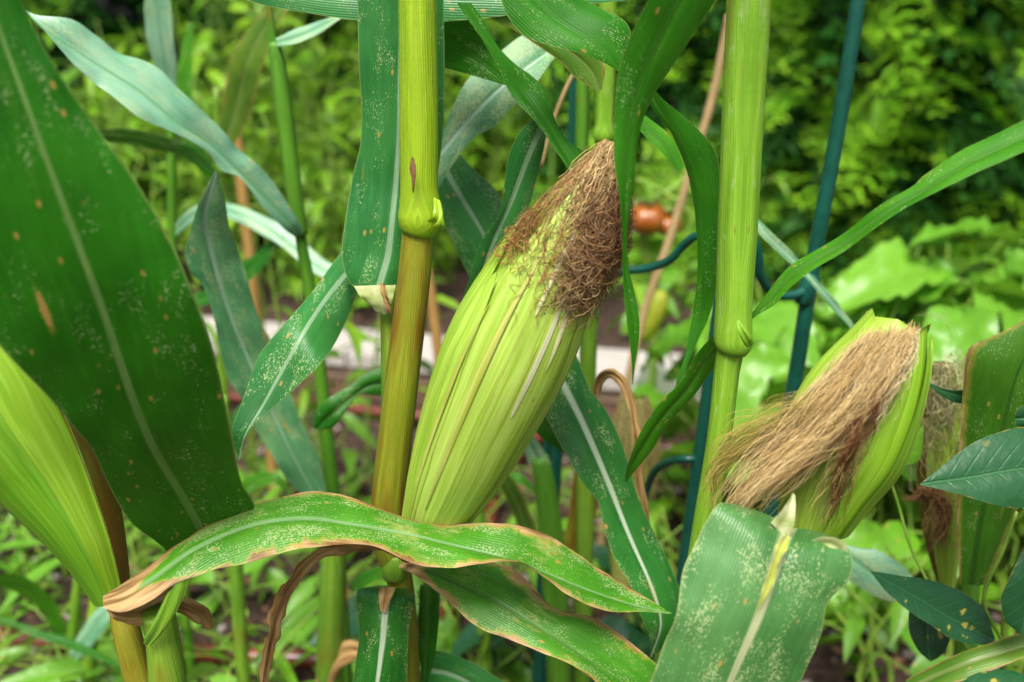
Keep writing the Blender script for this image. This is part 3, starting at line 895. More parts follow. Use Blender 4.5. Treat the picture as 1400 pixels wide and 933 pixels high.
# ---------------------------------------------------------------- centre plant
A_ = corn(545, 760, .645, 'central corn plant with yellow green stalk and one big fat ear between its leaves')
pxtube('stalk', [(572, -60, .645, 42), (574, 120, .645, 42), (572, 300, .645, 43), (566, 380, .645, 45), (552, 500, .645, 46), (540, 600, .645, 47), (530, 700, .645, 47), (532, 745, .645, 44), (546, 790, .645, 36), (552, 860, .645, 38), (556, 960, .645, 40)],
       M['stalk_brown'], A_, 90, 24, True)
sh = pxtube('sheath', [(570, -60, .643, 52), (572, 100, .643, 53), (573, 200, .643, 53), (573, 255, .643, 52), (574, 280, .643, 56), (574, 298, .643, 60), (572, 310, .643, 55), (570, 319, .643, 45)],
       M['stalk_yellow'], A_, 90, 28)
leaf(sh, [(590, 312), (600, 309), (606, 296), (603, 276)], [(590, 306, .628), (597, 302, .622), (601, 293, .622), (598, 272, .63)], [(584, 302), (590, 297), (593, 288), (593, 270)],
     M['stalk_yellow'], curl=.4, rip=0, n=14, m=4, name='bud_scale')
leaf(sh, [(562, 218), (560, 232), (563, 246), (564, 262)], [(564, 214, .6225), (564, 232, .6225), (565, 246, .6225), (565, 266, .6225)], [(566, 218), (569, 230), (568, 246), (566, 262)], M['rot'], curl=0, rip=.0008, freq=200, n=16, m=3, name='scar')
node_ring(A_, 541, 772, .643, 40, 34, M['stalk_green'])
# leaf standing up against the stalk, with its pale collar
lj = leaf(A_, [(490, 398), (476, 384), (467, 350), (472, 300), (482, 240), (492, 200), (494, 150), (491, 100), (489, 30), (488, -50)],
     [(516, 398, .665), (524, 372, .668), (531, 345, .672), (536, 300, .675), (541, 250, .68), (545, 180, .68), (546, 100, .68), (547, 30, .68), (548, -50, .68)],
     [(541, 396), (552, 376), (566, 340), (582, 300), (596, 250), (606, 180), (608, 110), (607, 30), (606, -50)],
     M['leaf_blue'], eL=.01, eR=.012, curl=.2, rip=.001, freq=12)
leaf(lj, [(484, 391), (492, 404), (503, 416), (512, 424)], [(512, 390, .653), (514, 403, .652), (517, 416, .652), (520, 428, .655)], [(541, 390), (538, 404), (534, 418), (527, 431)],
     M['ligule'], curl=.25, rip=.002, freq=90, n=20, m=5, name='collar')
leaf(lj, [(519, 388), (520, 400), (526, 418), (531, 428)], [(522, 387, .650), (524, 402, .649), (530, 420, .650), (533, 429, .652)], [(526, 388), (529, 402), (534, 418), (536, 428)],
     M['leaf_dry'], curl=.3, rip=.003, freq=120, n=16, m=3, name='torn_edge')
pxtube('sheath', [(529, 392, .668, 24), (532, 440, .668, 24), (534, 520, .666, 26), (536, 640, .664, 30), (540, 740, .662, 30)], M['stalk_green'], A_, 40, 18)
# spotted leaf hanging to the left
leaf(A_, [(520, 300), (485, 330), (466, 346), (426, 400), (386, 447), (353, 487), (337, 531), (324, 568), (317, 592), (322, 612), (326, 629)],
     [(528, 330, .72), (500, 347, .712), (474, 374, .70), (446, 408, .67), (415, 455, .63), (386, 506, .62), (360, 553, .61), (336, 593, .60), (330, 612, .6), (326, 629, .6)],
     [(530, 370), (512, 385), (488, 401), (477, 433), (444, 491), (411, 524), (378, 553), (346, 582), (332, 604), (327, 629)],
     M['leaf_blue'], eL=.012, eR=-.006, curl=.1, rip=.0008)
# lower leaf with a dead margin
leaf(A_, [(585, 745), (640, 762), (690, 772), (727, 800), (758, 830), (820, 850), (880, 893), (930, 945), (980, 1010)],
     [(552, 768, .635), (600, 785, .62), (650, 808, .605), (720, 848, .59), (790, 893, .58), (860, 940, .575), (940, 1015, .57)],
     [(545, 775), (565, 785), (600, 812), (650, 855), (720, 884), (790, 916), (840, 955), (900, 1025)],
     M['leaf_sick_end'], eL=.02, eR=-.012, curl=.15, rip=.002, freq=30)
# dry strip dangling from it
strip(A_, [(560, 765, .63, 10), (520, 747, .60, 14), (480, 746, .585, 16), (440, 757, .575, 13), (408, 785, .57, 15), (385, 822, .57, 19), (372, 862, .57, 18), (364, 905, .57, 16), (358, 960, .57, 10)], M['leaf_dry'], tilt=.006, curl=.5, rip=.003, freq=60)
# short leaf folded over at the foot of the plant
ly = leaf(A_, [(500, 806), (488, 809), (487, 830), (491, 870), (486, 905), (478, 960), (470, 1010)],
     [(537, 804, .625), (531, 812, .6), (527, 835, .592), (524, 870, .588), (519, 910, .585), (512, 960, .582), (505, 1010, .582)],
     [(568, 815), (567, 825), (562, 842), (558, 870), (557, 910), (555, 960), (548, 1010)],
     M['leaf_white_rib'], eL=.012, eR=.014, curl=.2, rip=.001)
leaf(ly, [(519, 804), (518, 815), (520, 835)], [(530, 802, .597), (528, 815, .589), (524, 838, .588)], [(541, 804), (536, 815), (527, 838)], M['leaf_dry'], curl=.2, n=16, m=3, name='collar')
leaf(A_, [(574, 800), (572, 850), (573, 900), (578, 932)], [(586, 795, .66), (585, 850, .655), (582, 905, .655), (581, 934, .655)], [(602, 800), (600, 850), (594, 900), (584, 935)], M['leaf_dark'], curl=.3)
leaf(A_, [(590, 888), (630, 898), (680, 925), (730, 965)], [(578, 915, .66), (615, 922, .65), (650, 940, .64), (700, 985, .63)], [(570, 950), (595, 960), (630, 980), (680, 1010)], M['leaf_blue'], curl=.1)

# the big ear
EA = Ear([(583, 726, .622), (604, 680, .618), (640, 600, .61), (690, 490, .603), (742, 382, .6), (795, 280, .602), (836, 198, .61)],
         [36, 64, 79, 85, 76, 55, 8])
ear = husk(EA, -math.pi, math.pi, 0.0, 0.985, -0.002, M['husk_b'], A_, tip=.02, m=40, edge_lift=0, name='ear', wob=0)
random.seed(11)
husk(EA, -2.6, -0.78, 0.0, .80, .0008, M['husk_b'], ear, .4)
husk(EA, -1.02, -0.45, 0.0, .64, .0014, M['husk_b'], ear, .75, edge_lift=.0006, flare=.004)
husk(EA, -0.66, .38, 0.0, .92, .0012, M['husk'], ear, .35, edge_lift=.0006, flare=.003)
husk(EA, -0.29, -0.17, 0.10, .80, .0026, M['husk_tan'], ear, .5, edge_lift=-.0006, m=8, foot=.5, wob=.02)
husk(EA, 0.06, 1.25, 0.0, .84, .0016, M['husk'], ear, .3, edge_lift=.0006, flare=.003)
husk(EA, 0.9, 2.6, 0.0, .86, .0012, M['husk_b'], ear, .4)
husk(EA, .42, .52, .38, .74, .0028, M['husk_pale'], ear, .5, edge_lift=0, m=6, wob=.02, foot=.5)
husk(EA, .60, .69, .50, .74, .0028, M['husk_pale'], ear, .5, edge_lift=0, m=6, wob=.02, foot=.5)
husk(EA, .10, .19, .60, .84, .0030, M['husk_pale'], ear, .5, edge_lift=0, m=6, wob=.02, foot=.5)
husk(EA, -.62, -.56, .04, .58, .0028, M['husk_tan'], ear, .5, edge_lift=-.0006, m=6, wob=.02, foot=.5)

def ear_silk(ear_geo, n, t0, tl, a0, da, off0, off1, c1, c2, curlr, seg=16, tmin=.4, rf=(0.8, 1.4), adrift=0.0):
    out = []
    for _ in range(n):
        ts = t0 + random.uniform(-.06, .05)
        ln = tl * random.uniform(.4, 1.0)
        a = a0 + random.gauss(0, da)
        drift = adrift + random.gauss(0, .25)
        ph = random.uniform(0, 99)
        mx = random.uniform(off0, off1)
        pts = []
        for i in range(seg):
            u = i / (seg - 1)
            t = max(tmin, min(1.0, ts - ln * u + .035 * curlr * mnoise.noise(Vector((u * 5, ph, 1)))))
            aa = a + drift * u + .35 * curlr * mnoise.noise(Vector((u * 5, ph, 2)))
            of = 0.003 + mx * (0.3 + 0.7 * math.sin(math.pi * min(1, .15 + u))) + .004 * curlr * mnoise.noise(Vector((u * 6, ph, 3)))
            pts.append(ear_geo.f(t, aa, max(.001, of)))
        k = random.random()
        b = random.uniform(.5, 1.35)
        out.append((pts, tuple(c * b for c in lerp3(c1, c2, k)), random.uniform(*rf)))
    return out
TAN1, TAN2 = (.44, .28, .09), (.78, .58, .28)
BR1, BR2 = (.18, .08, .028), (.40, .23, .095)
random.seed(12)
ls = ear_silk(EA, 480, .99, .17, .75, .45, .0, .005, TAN1, TAN2, .5, rf=(.6, 1.5))
ls += ear_silk(EA, 150, .99, .12, .1, .4, .0, .003, TAN1, TAN2, .5, rf=(.6, 1.3))
ls += ear_silk(EA, 300, .93, .14, .55, .45, .0, .005, (.28, .15, .05), (.50, .32, .13), .9, rf=(.6, 1.3))
ls += ear_silk(EA, 50, .97, .30, -.70, .10, .0, .002, (.32, .16, .05), (.46, .27, .10), .6, rf=(.7, 1.2))
strands('silk', ls, M['silk'], ear)
ls = ear_silk(EA, 430, .86, .12, 1.0, .26, .001, .011, BR1, BR2, 2.1, seg=26, rf=(.55, 1.15), adrift=.1)
ls += ear_silk(EA, 200, .80, .12, .85, .25, .001, .007, BR1, (.48, .32, .14), 2.1, seg=26, rf=(.55, 1.1))
ls += ear_silk(EA, 130, .74, .10, .75, .22, .0, .005, (.28, .15, .05), (.58, .43, .20), 1.8, seg=24, rf=(.5, 1.0))
ls += ear_silk(EA, 40, .82, .22, .15, .3, .0, .002, (.34, .14, .03), (.46, .22, .06), .9, seg=20, rf=(.6, 1.0))
ls += ear_silk(EA, 45, .77, .10, -.85, .10, .0, .003, (.30, .14, .035), (.42, .21, .06), 1.4, seg=18, rf=(.6, 1.1))
strands('silk', ls, M['silk'], ear)['label'] = 'dark brown tangled dried silk'

# ---------------------------------------------------------------- left plant
B_ = corn(240, 930, .505, 'corn plant with a big dark leaf and a smooth green ear leaning away')
pxtube('stalk', [(216, 838, .515, 44), (222, 870, .515, 45), (232, 960, .515, 52)], M['stalk_green'], B_, 24, 20, True)
pxtube('shank', [(160, 818, .545, 24), (172, 860, .54, 36), (190, 930, .535, 38), (214, 1010, .525, 34)], M['stalk_brown'], B_, 24, 18)
leaf(B_, [(235, 790), (230, 752), (180, 714), (150, 670), (118, 605), (70, 545), (0, 466), (-90, 380), (-170, 200), (-190, -110)],
     [(285, 745, .572), (262, 700, .552), (200, 592, .497), (135, 410, .46), (66, 225, .445), (2, 50, .44), (-60, -110, .44)],
     [(340, 735), (348, 690), (330, 660), (312, 570), (284, 450), (244, 350), (190, 255), (130, 172), (80, 95), (28, 0), (0, -110)],
     M['leaf_big'], eL=-.004, eR=.012, curl=.16, rip=.005, freq=12)
# long horizontal leaf with a withered end
leaf(B_, [(141, 815), (165, 800), (200, 778), (245, 744), (300, 710), (350, 690), (420, 673), (470, 679), (540, 701), (600, 718), (650, 714), (710, 718), (770, 745), (830, 785), (880, 815), (919, 839)],
     [(141, 824, .50), (175, 812, .505), (215, 787, .515), (270, 748, .53), (350, 716, .545), (420, 709, .555), (480, 717, .56), (560, 730, .565), (620, 745, .57), (690, 763, .57), (745, 783, .575), (800, 805, .58), (860, 825, .585), (919, 839, .59)],
     [(142, 832), (165, 838), (200, 826), (240, 796), (290, 781), (350, 766), (400, 752), (470, 744), (510, 748), (560, 771), (610, 778), (660, 772), (710, 768), (745, 790), (780, 815), (830, 835), (880, 837), (919, 839)],
     M['leaf_sick'], eL=.03, eR=-.022, curl=.14, rip=.0012, freq=30, n=110, m=10)
strip(B_, [(146, 822, .505, 14), (165, 838, .51, 26), (195, 838, .52, 34), (230, 822, .53, 38), (250, 828, .54, 26), (275, 840, .55, 26), (288, 860, .555, 8)], M['leaf_dry'], tilt=.006, curl=.5, rip=.005, freq=70)
leaf(B_, [(226, 815), (210, 850), (198, 870), (196, 880)], [(240, 800, .50), (225, 840, .498), (212, 868, .498), (200, 884, .5)], [(262, 790), (245, 830), (228, 858), (206, 884)], M['stalk_green'], curl=.4, n=20, m=4, name='sheath')
# its ear
EB = Ear([(152, 816, .55), (142, 785, .55), (112, 715, .55), (62, 622, .555), (0, 520, .555), (-70, 400, .555), (-130, 290, .555)], [22, 48, 78, 96, 98, 80, 12])
earb = husk(EB, -math.pi, math.pi, 0.0, .985, -.002, M['husk_green'], B_, tip=.02, m=40, edge_lift=0, name='ear', wob=0)
random.seed(14)
husk(EB, -2.4, .30, 0, .95, .0010, M['husk_green'], earb, .3, m=22)
husk(EB, -.18, .44, 0, .97, .0022, M['husk_yellow'], earb, .3)
husk(EB, .40, 2.6, 0, .92, .0016, M['husk_brown'], earb, .3, edge_lift=.002)  # reddish brown husk, with the shade of this ear side in its colour

# ---------------------------------------------------------------- right plant
R0 = corn(960, 740, .60, 'corn plant with thick pale stalk and an ear trailing long tan silk')
pxtube('stalk', [(1022, -60, .60, 46), (1005, 330, .60, 40), (998, 480, .60, 37), (994, 505, .60, 35), (983, 600, .60, 33), (964, 720, .60, 34), (945, 850, .60, 36), (930, 960, .60, 38)], M['stalk_lime'], R0, 70, 24, True)
sh = pxtube('sheath', [(1025, -60, .598, 62), (1024, 0, .598, 61), (1016, 150, .598, 57), (1008, 320, .598, 54), (1003, 420, .598, 50), (1002, 455, .598, 52), (1002, 472, .598, 51), (1000, 482, .598, 40)], M['stalk_lime'], R0, 90, 28)
leaf(sh, [(1006, 440), (1010, 456), (1018, 472), (1022, 476)], [(1008, 438, .572), (1014, 452, .570), (1022, 466, .572), (1026, 474, .576)], [(1010, 437), (1019, 450), (1028, 462), (1030, 472)], M['stalk_lime'], curl=.5, rip=0, n=16, m=4, name='bud_scale')
leaf(R0, [(1025, -110), (915, -45), (885, 0), (871, 31), (854, 69), (842, 120), (839, 171), (840, 223), (846, 264), (850, 319), (851, 369), (854, 413), (859, 454), (864, 492), (865, 525)],
     [(1035, -90, .59), (955, -40, .56), (925, 5, .555), (898, 60, .555), (878, 110, .555), (862, 180, .553), (856, 240, .55), (854, 290, .55), (854, 340, .55), (856, 385, .55), (864, 430, .55), (867, 470, .55), (865, 526, .55)],
     [(1045, -70), (1000, -45), (978, 5), (940, 60), (906, 113), (892, 134), (875, 182), (868, 240), (860, 300), (857, 335), (860, 369), (873, 430), (874, 461), (868, 506), (866, 526)],
     M['leaf_back'], eL=-.008, eR=.012, curl=.12, rip=.0008, n=80)
leaf(R0, [(880, 110), (890, 146), (917, 181), (933, 216), (946, 265), (952, 313), (954, 361), (949, 415), (937, 481), (924, 523), (917, 546)],
     [(885, 110, .66), (895, 138, .66), (924, 184, .655), (947, 242, .65), (958, 313, .645), (961, 377, .64), (958, 430, .64), (943, 481, .635), (928, 520, .63), (917, 547, .63)],
     [(890, 110), (899, 128), (930, 155), (959, 181), (978, 206), (984, 240), (984, 290), (982, 345), (979, 396), (970, 432), (947, 481), (930, 523), (918, 547)],
     M['leaf_back'], eL=.006, eR=-.008, curl=.14, rip=.0012)
strip(R0, [(998, 455, .605, 30), (966, 492, .615, 33), (940, 532, .62, 26), (905, 572, .625, 26), (880, 610, .63, 24), (862, 642, .635, 12), (856, 660, .64, 3)], M['leaf_fresh'], tilt=.006, curl=.15)
strip(R0, [(868, 160, .72, 20), (890, 180, .72, 26), (915, 205, .72, 22), (930, 232, .72, 10)], M['leaf_fresh'], tilt=.006)
leaf(R0, [(1010, 445), (1028, 427), (1047, 403), (1078, 365), (1112, 345), (1153, 320), (1201, 281), (1249, 254), (1263, 240), (1314, 206), (1366, 182), (1400, 166), (1460, 140), (1540, 120)],
     [(1008, 452, .605), (1030, 430, .60), (1053, 408, .595), (1082, 377, .59), (1112, 357, .585), (1155, 333, .58), (1210, 292, .57), (1262, 262, .565), (1320, 226, .56), (1375, 200, .555), (1440, 172, .55), (1545, 135, .545)],
     [(1008, 458), (1031, 434), (1058, 417), (1085, 389), (1112, 369), (1153, 345), (1187, 320), (1229, 291), (1283, 260), (1331, 237), (1400, 209), (1460, 188), (1540, 150)],
     M['leaf_fresh'], eL=.01, eR=-.01, curl=.15, rip=.001, n=80)
strip(R0, [(1028, 296, .79, 8), (1045, 318, .79, 14), (1080, 352, .80, 15), (1115, 388, .80, 13), (1150, 428, .81, 10), (1180, 466, .82, 2)], M['leaf_mist'], tilt=.006)
# right ear with its long silk
ER = Ear([(1098, 752, .535), (1108, 715, .537), (1135, 640, .545), (1170, 560, .552), (1205, 490, .56), (1232, 428, .565)], [28, 52, 74, 74, 58, 32])
earr = husk(ER, -math.pi, math.pi, 0, .97, -.002, M['husk_b'], R0, tip=.03, m=40, edge_lift=0, name='ear', wob=0)
random.seed(15)
husk(ER, .40, 2.4, 0, 1.0, .002, M['husk_yellow'], earr, .14, edge_lift=.002)
husk(ER, -.5, .8, 0, .92, .001, M['husk_b'], earr, .4)
husk(ER, -2.2, -.3, 0, .98, .002, M['husk_b'], earr, .14)
husk(ER, .95, 1.6, .1, .96, .004, M['husk_yellow'], earr, .5, edge_lift=.001)
def guide_silk(guides, n, jit, c1, c2, seg=18, rf=(.8, 1.5), curl=1.0, tcut=(.65, 1.0)):
    gs = [spl(g, seg) for g in guides]
    out = []
    cl = [(random.random() * (len(gs) - 1), random.uniform(0, 99), random.gauss(0, jit), random.gauss(0, jit * .7), random.random()) for _ in range(max(3, n // 12))]
    for _ in range(n):
        c0 = random.choice(cl)
        x = min(len(gs) - 1.001, max(0, c0[0] + random.gauss(0, .12)))
        i = min(len(gs) - 2, int(x)); k = x - i
        ph = c0[1] + random.uniform(0, .5) if random.random() < .75 else random.uniform(0, 99)
        cut = random.uniform(*tcut)
        st = random.uniform(0, .12)
        g = gs[i] * (1 - k) + gs[i + 1] * k
        dx, dy, dd = c0[2] + random.gauss(0, jit * .3), c0[3] + random.gauss(0, jit * .3), random.gauss(0, .005)
        pts = []
        for j in range(seg):
            u = (st + (cut - st) * j / (seg - 1)) * (seg - 1)
            a = min(seg - 2, int(u)); b = u - a
            q = g[a] * (1 - b) + g[a + 1] * b
            uu = j / (seg - 1)
            nx = curl * 9 * mnoise.noise(Vector((uu * 4, ph, 0))) + curl * 3 * mnoise.noise(Vector((uu * 11, ph, 5)))
            ny = curl * 7 * mnoise.noise(Vector((uu * 4, ph, 2)))
            nd = .006 * curl * mnoise.noise(Vector((uu * 4, ph, 3)))
            pts.append(PY(q[0] + dx * (.4 + .6 * uu) + nx, q[1] + dy * (.4 + .6 * uu) + ny, q[2] + dd + nd))
        b = random.uniform(.75, 1.2)
        out.append((pts, tuple(c * b for c in lerp3(c1, c2, min(1, max(0, c0[4] + random.gauss(0, .2))))), random.uniform(*rf)))
    return out
random.seed(16)
GR = [[(1190, 455, .545), (1125, 530, .535), (1072, 590, .53), (1025, 650, .53), (985, 705, .53)],
      [(1208, 445, .535), (1150, 530, .52), (1092, 600, .515), (1040, 660, .515), (1000, 708, .52)],
      [(1230, 442, .53), (1178, 525, .508), (1115, 600, .505), (1055, 655, .507), (1010, 700, .51)],
      [(1252, 446, .53), (1215, 515, .503), (1152, 588, .50), (1085, 640, .50), (1030, 690, .505)]]
ls = guide_silk(GR, 620, 11, (.48, .31, .10), (.86, .68, .34), rf=(.45, 1.1), curl=1.6)
ls += guide_silk(GR, 160, 12, (.50, .30, .09), (.76, .58, .26), rf=(.4, .8), curl=4)
ls += guide_silk([[(1188, 465, .535), (1150, 540, .515), (1095, 610, .51)], [(1256, 452, .53), (1232, 525, .505), (1190, 590, .50)]], 380, 9, (.62, .46, .18), (.88, .76, .44), rf=(.45, 1.2), tcut=(.4, 1), curl=1.5)
ls += guide_silk([[(1150, 520, .52), (1040, 555, .53), (985, 590, .54), (965, 640, .545)], [(1130, 560, .52), (1050, 610, .53), (985, 660, .54), (970, 730, .54)]], 160, 8, (.40, .28, .06), (.55, .45, .12), rf=(.5, .9), curl=1.8)
ls += guide_silk([[(1190, 560, .50), (1130, 640, .50), (1095, 700, .505)], [(1205, 560, .51), (1165, 650, .505), (1120, 730, .51)]], 60, 10, (.42, .36, .08), (.55, .48, .16), rf=(.5, .9), curl=1.5)
strands('silk', ls, M['silk'], earr)
ls = guide_silk([[(1200, 530, .50), (1160, 610, .495), (1150, 660, .50), (1128, 715, .505)], [(1210, 540, .50), (1175, 605, .495), (1148, 660, .50), (1138, 728, .508)]], 90, 5, (.16, .06, .02), (.32, .14, .05), rf=(.5, 1.0), curl=1.8)
strands('silk', ls, M['silk'], earr)['label'] = 'dark red brown strand of withered silk'
# broad leaf in front, bending down, with pale collar flaps
lt_ = leaf(R0, [(1010, 692), (978, 694), (954, 740), (937, 778), (921, 846), (905, 890), (880, 960), (850, 1040)],
     [(1082, 722, .50), (1070, 745, .478), (1055, 790, .466), (1037, 845, .458), (1013, 900, .455), (985, 965, .455), (950, 1040, .455)],
     [(1130, 735), (1160, 757), (1158, 792), (1129, 826), (1122, 867), (1102, 911), (1075, 960), (1040, 1040)],
     M['leaf_front'], eL=.012, eR=.012, curl=.12, rip=.003, freq=26)
leaf(lt_, [(1100, 742), (1126, 733), (1150, 738), (1161, 757)], [(1108, 750, .487), (1130, 743, .482), (1148, 752, .482), (1157, 770, .485)], [(1116, 760), (1132, 755), (1142, 764), (1148, 780)], M['ligule'], curl=.15, rip=.0015, freq=60, n=20, m=5, name='auricle')
leaf(lt_, [(1054, 714), (1072, 692), (1085, 672)], [(1064, 726, .488), (1077, 704, .486), (1085, 675, .488)], [(1078, 738), (1086, 714), (1088, 678)], M['ligule'], curl=.15, rip=.0015, freq=60, n=20, m=5, name='auricle')
strip(lt_, [(1078, 732, .474, 5), (1070, 745, .466, 13), (1062, 765, .460, 9), (1052, 795, .4565, 10), (1042, 822, .453, 6), (1034, 842, .452, 1)], M['husk_tan'], tilt=.001, curl=.1, rip=.0015, freq=90, m=4, name='collar')
# ---------------------------------------------------------------- thin plant at the back left
G_ = corn(465, 800, .93, 'slender corn plant with thin stalk and a leaf whitened by sky sheen pointing up and away')
pxtube('stalk', [(360, -40, .93, 9), (368, 15, .93, 10), (373, 60, .93, 12), (392, 180, .93, 14), (411, 325, .93, 15), (424, 400, .93, 18), (437, 500, .93, 18), (447, 600, .93, 18), (458, 700, .93, 19), (466, 820, .93, 20)], M['stalk_deep'], G_, 60, 14, True)
pxtube('sheath', [(375, 58, .928, 16), (380, 90, .928, 22), (388, 150, .928, 24), (397, 220, .928, 23), (406, 290, .928, 21), (411, 322, .928, 20)], M['stalk_deep'], G_, 40, 18)
leaf(G_, [(416, 316), (404, 296), (378, 256), (360, 233), (329, 206), (291, 165), (250, 127), (206, 89), (165, 72), (130, 45), (96, 27), (51, 21), (27, 10)],
     [(409, 320, .92), (398, 308, .91), (346, 254, .89), (291, 200, .87), (240, 165, .85), (189, 123, .84), (130, 86, .83), (79, 51, .82), (27, 9, .82)],
     [(402, 323), (392, 317), (360, 285), (326, 242), (302, 233), (285, 209), (223, 175), (185, 161), (161, 141), (137, 120), (103, 89), (69, 51), (27, 8)],
     M['leaf_pale_sheen'], eL=.02, eR=-.014, curl=.15, rip=.003, freq=24, n=80)
leaf(G_, [(295, 233), (275, 271), (264, 304), (253, 348), (260, 370), (278, 392), (293, 439), (302, 484), (313, 520), (335, 553), (349, 586), (378, 633), (397, 662), (430, 690)],
     [(295, 234, .80), (280, 293, .81), (287, 333, .82), (300, 384, .83), (318, 439, .84), (338, 487, .85), (364, 546, .86), (397, 615, .87), (440, 695, .89)],
     [(296, 235), (307, 271), (315, 315), (329, 351), (344, 402), (356, 439), (370, 465), (386, 509), (400, 546), (418, 590), (437, 626), (446, 670), (452, 700)],
     M['leaf_mist'], eL=-.01, eR=.016, curl=.15, rip=.002, freq=18, n=80)
strip(G_, [(378, 58, .925, 12), (400, 52, .91, 20), (425, 42, .90, 18), (455, 27, .89, 8), (470, 20, .89, 2)], M['leaf_pale_sheen'], tilt=.008)
leaf(G_, [(535, 500), (500, 512), (478, 528), (448, 546), (431, 565), (427, 585)], [(535, 522, .82), (505, 528, .815), (486, 540, .81), (462, 560, .80), (444, 576, .80), (434, 587, .80)], [(535, 545), (505, 540), (490, 540), (475, 560), (457, 583), (440, 588)], M['leaf_dark'], curl=.35, rip=.002)

# ---------------------------------------------------------------- plant behind the big ear
N_ = corn(800, 740, .92, 'corn plant half hidden behind the big ear with several drooping dark leaves')
pxtube('stalk', [(832, -50, .92, 22), (829, 100, .92, 23), (826, 186, .92, 24), (815, 330, .92, 23), (806, 440, .92, 24), (802, 560, .92, 24), (799, 740, .92, 25)], M['stalk_green'], N_, 50, 16, True)
pxtube('sheath', [(832, -50, .918, 24), (829, 90, .918, 25), (826, 170, .918, 26), (825, 186, .918, 30), (824, 196, .918, 22)], M['stalk_lime'], N_, 40, 18)
pxtube('stalk', [(797, 90, .96, 18), (796, 160, .96, 20), (794, 260, .96, 18)], M['stalk_deep'], N_, 12, 12)
# top leaf along the upper edge of the view
leaf(N_, [(270, -110), (400, -80), (540, -70), (700, -60), (860, -20)],
     [(275, -70, .74), (400, -30, .73), (540, -18, .725), (700, -12, .72), (870, -8, .73)],
     [(290, -25), (345, 3), (420, 18), (500, 30), (560, 32), (640, 27), (710, 19), (770, 9), (868, 0)],
     M['leaf_blue'], eL=.012, eR=-.006, curl=.1, rip=.001, freq=10)
leaf(N_, [(597, 200), (606, 180), (625, 133), (645, 102), (683, 71), (714, 49), (745, 40), (780, 36)],
     [(590, 226, .76), (645, 161, .775), (690, 116, .785), (745, 75, .80), (790, 42, .82)],
     [(592, 270), (621, 222), (649, 188), (679, 171), (697, 150), (730, 118), (760, 78), (795, 52)],
     M['leaf_mist'], eL=.012, eR=-.008, curl=.12, rip=.001)
leaf(N_, [(592, 225), (596, 270), (618, 330), (645, 385), (660, 420)], [(600, 218, .80), (635, 277, .80), (662, 322, .80), (680, 365, .80), (690, 420, .80)], [(622, 203), (650, 234), (680, 263), (689, 290), (700, 340), (712, 420)],
     M['leaf_blue'], eL=-.008, eR=.012, curl=.1)
leaf(N_, [(742, 158), (717, 173), (697, 205), (688, 253), (683, 291), (659, 327), (641, 380), (628, 430), (632, 500)],
     [(747, 160, .70), (740, 178, .70), (724, 212, .70), (700, 274, .70), (676, 329, .70), (655, 390, .70), (641, 440, .70), (648, 500, .70)],
     [(750, 162), (747, 190), (741, 219), (731, 260), (717, 305), (706, 335), (690, 375), (672, 420), (665, 500)],
     M['leaf_blue'], eL=-.005, eR=.008, curl=.1, rip=.001)
leaf(N_, [(596, 90), (640, 102), (668, 110), (694, 118)], [(592, 60, .745), (640, 72, .735), (670, 95, .73), (696, 118, .725)], [(596, 24), (645, 26), (672, 60), (697, 112)], M['leaf_back'], curl=.1)
leaf(N_, [(625, 5), (642, 30), (659, 54), (683, 95), (693, 123), (707, 143), (727, 161), (748, 188), (769, 219), (785, 245)],
     [(635, 5, .70), (653, 34, .70), (690, 85, .70), (712, 123, .70), (740, 161, .69), (765, 202, .685), (792, 245, .68)],
     [(645, 5), (666, 34), (683, 65), (707, 89), (731, 106), (748, 123), (755, 150), (762, 171), (779, 195), (803, 212), (812, 240)],
     M['leaf_back'], eL=-.004, eR=.012, curl=.3, rip=.001)
leaf(N_, [(680, -20), (693, 20), (717, 49), (751, 63), (799, 75), (827, 87), (848, 98)], [(712, -20, .66), (765, 27, .655), (806, 54, .65), (832, 76, .648), (848, 98, .648)], [(760, -20), (810, 6), (840, 20), (856, 31), (863, 46), (858, 72), (849, 98)],
     M['leaf_back'], eL=-.006, eR=.014, curl=.2)
leaf(N_, [(640, 10), (673, 27), (710, 46), (738, 65), (765, 84), (786, 106), (818, 125)], [(670, 5, .72), (735, 45, .72), (780, 72, .72), (806, 96, .72), (820, 124, .72)], [(720, 10), (770, 50), (808, 70), (826, 88), (824, 122)], M['leaf_yellow'], curl=.1)
leaf(N_, [(770, 215), (775, 245), (781, 285)], [(782, 200, .72), (786, 240, .72), (790, 285, .72)], [(792, 205), (800, 240), (803, 285)], M['leaf_dark'])
leaf(N_, [(688, 455), (720, 520), (738, 553), (766, 608), (795, 659), (817, 684), (824, 713), (839, 764), (862, 801), (875, 839), (887, 867), (889, 898)],
     [(715, 420, .70), (745, 470, .70), (762, 509, .695), (795, 575, .685), (828, 651, .67), (860, 731, .655), (895, 812, .64), (904, 855, .635), (890, 900, .635)],
     [(745, 400), (770, 450), (786, 482), (806, 531), (828, 560), (846, 597), (860, 637), (871, 677), (893, 724), (915, 768), (930, 808), (931, 842), (916, 875), (891, 900)],
     M['leaf_white_rib'], eL=-.008, eR=.012, curl=.12, rip=.001, n=90)
leaf(N_, [(720, 560), (732, 590), (752, 608), (790, 628)], [(725, 550, .74), (745, 580, .74), (765, 598, .74), (795, 628, .74)], [(735, 540), (757, 560), (778, 585), (800, 628)], M['leaf_dark'])
strip(N_, [(812, 560, .76, 8), (818, 525, .75, 12), (832, 510, .735, 14), (848, 520, .72, 14), (862, 550, .71, 13), (870, 600, .70, 13), (876, 660, .70, 11), (889, 722, .70, 3)], M['leaf_dry'], tilt=.004, curl=.4, rip=.002, freq=60)
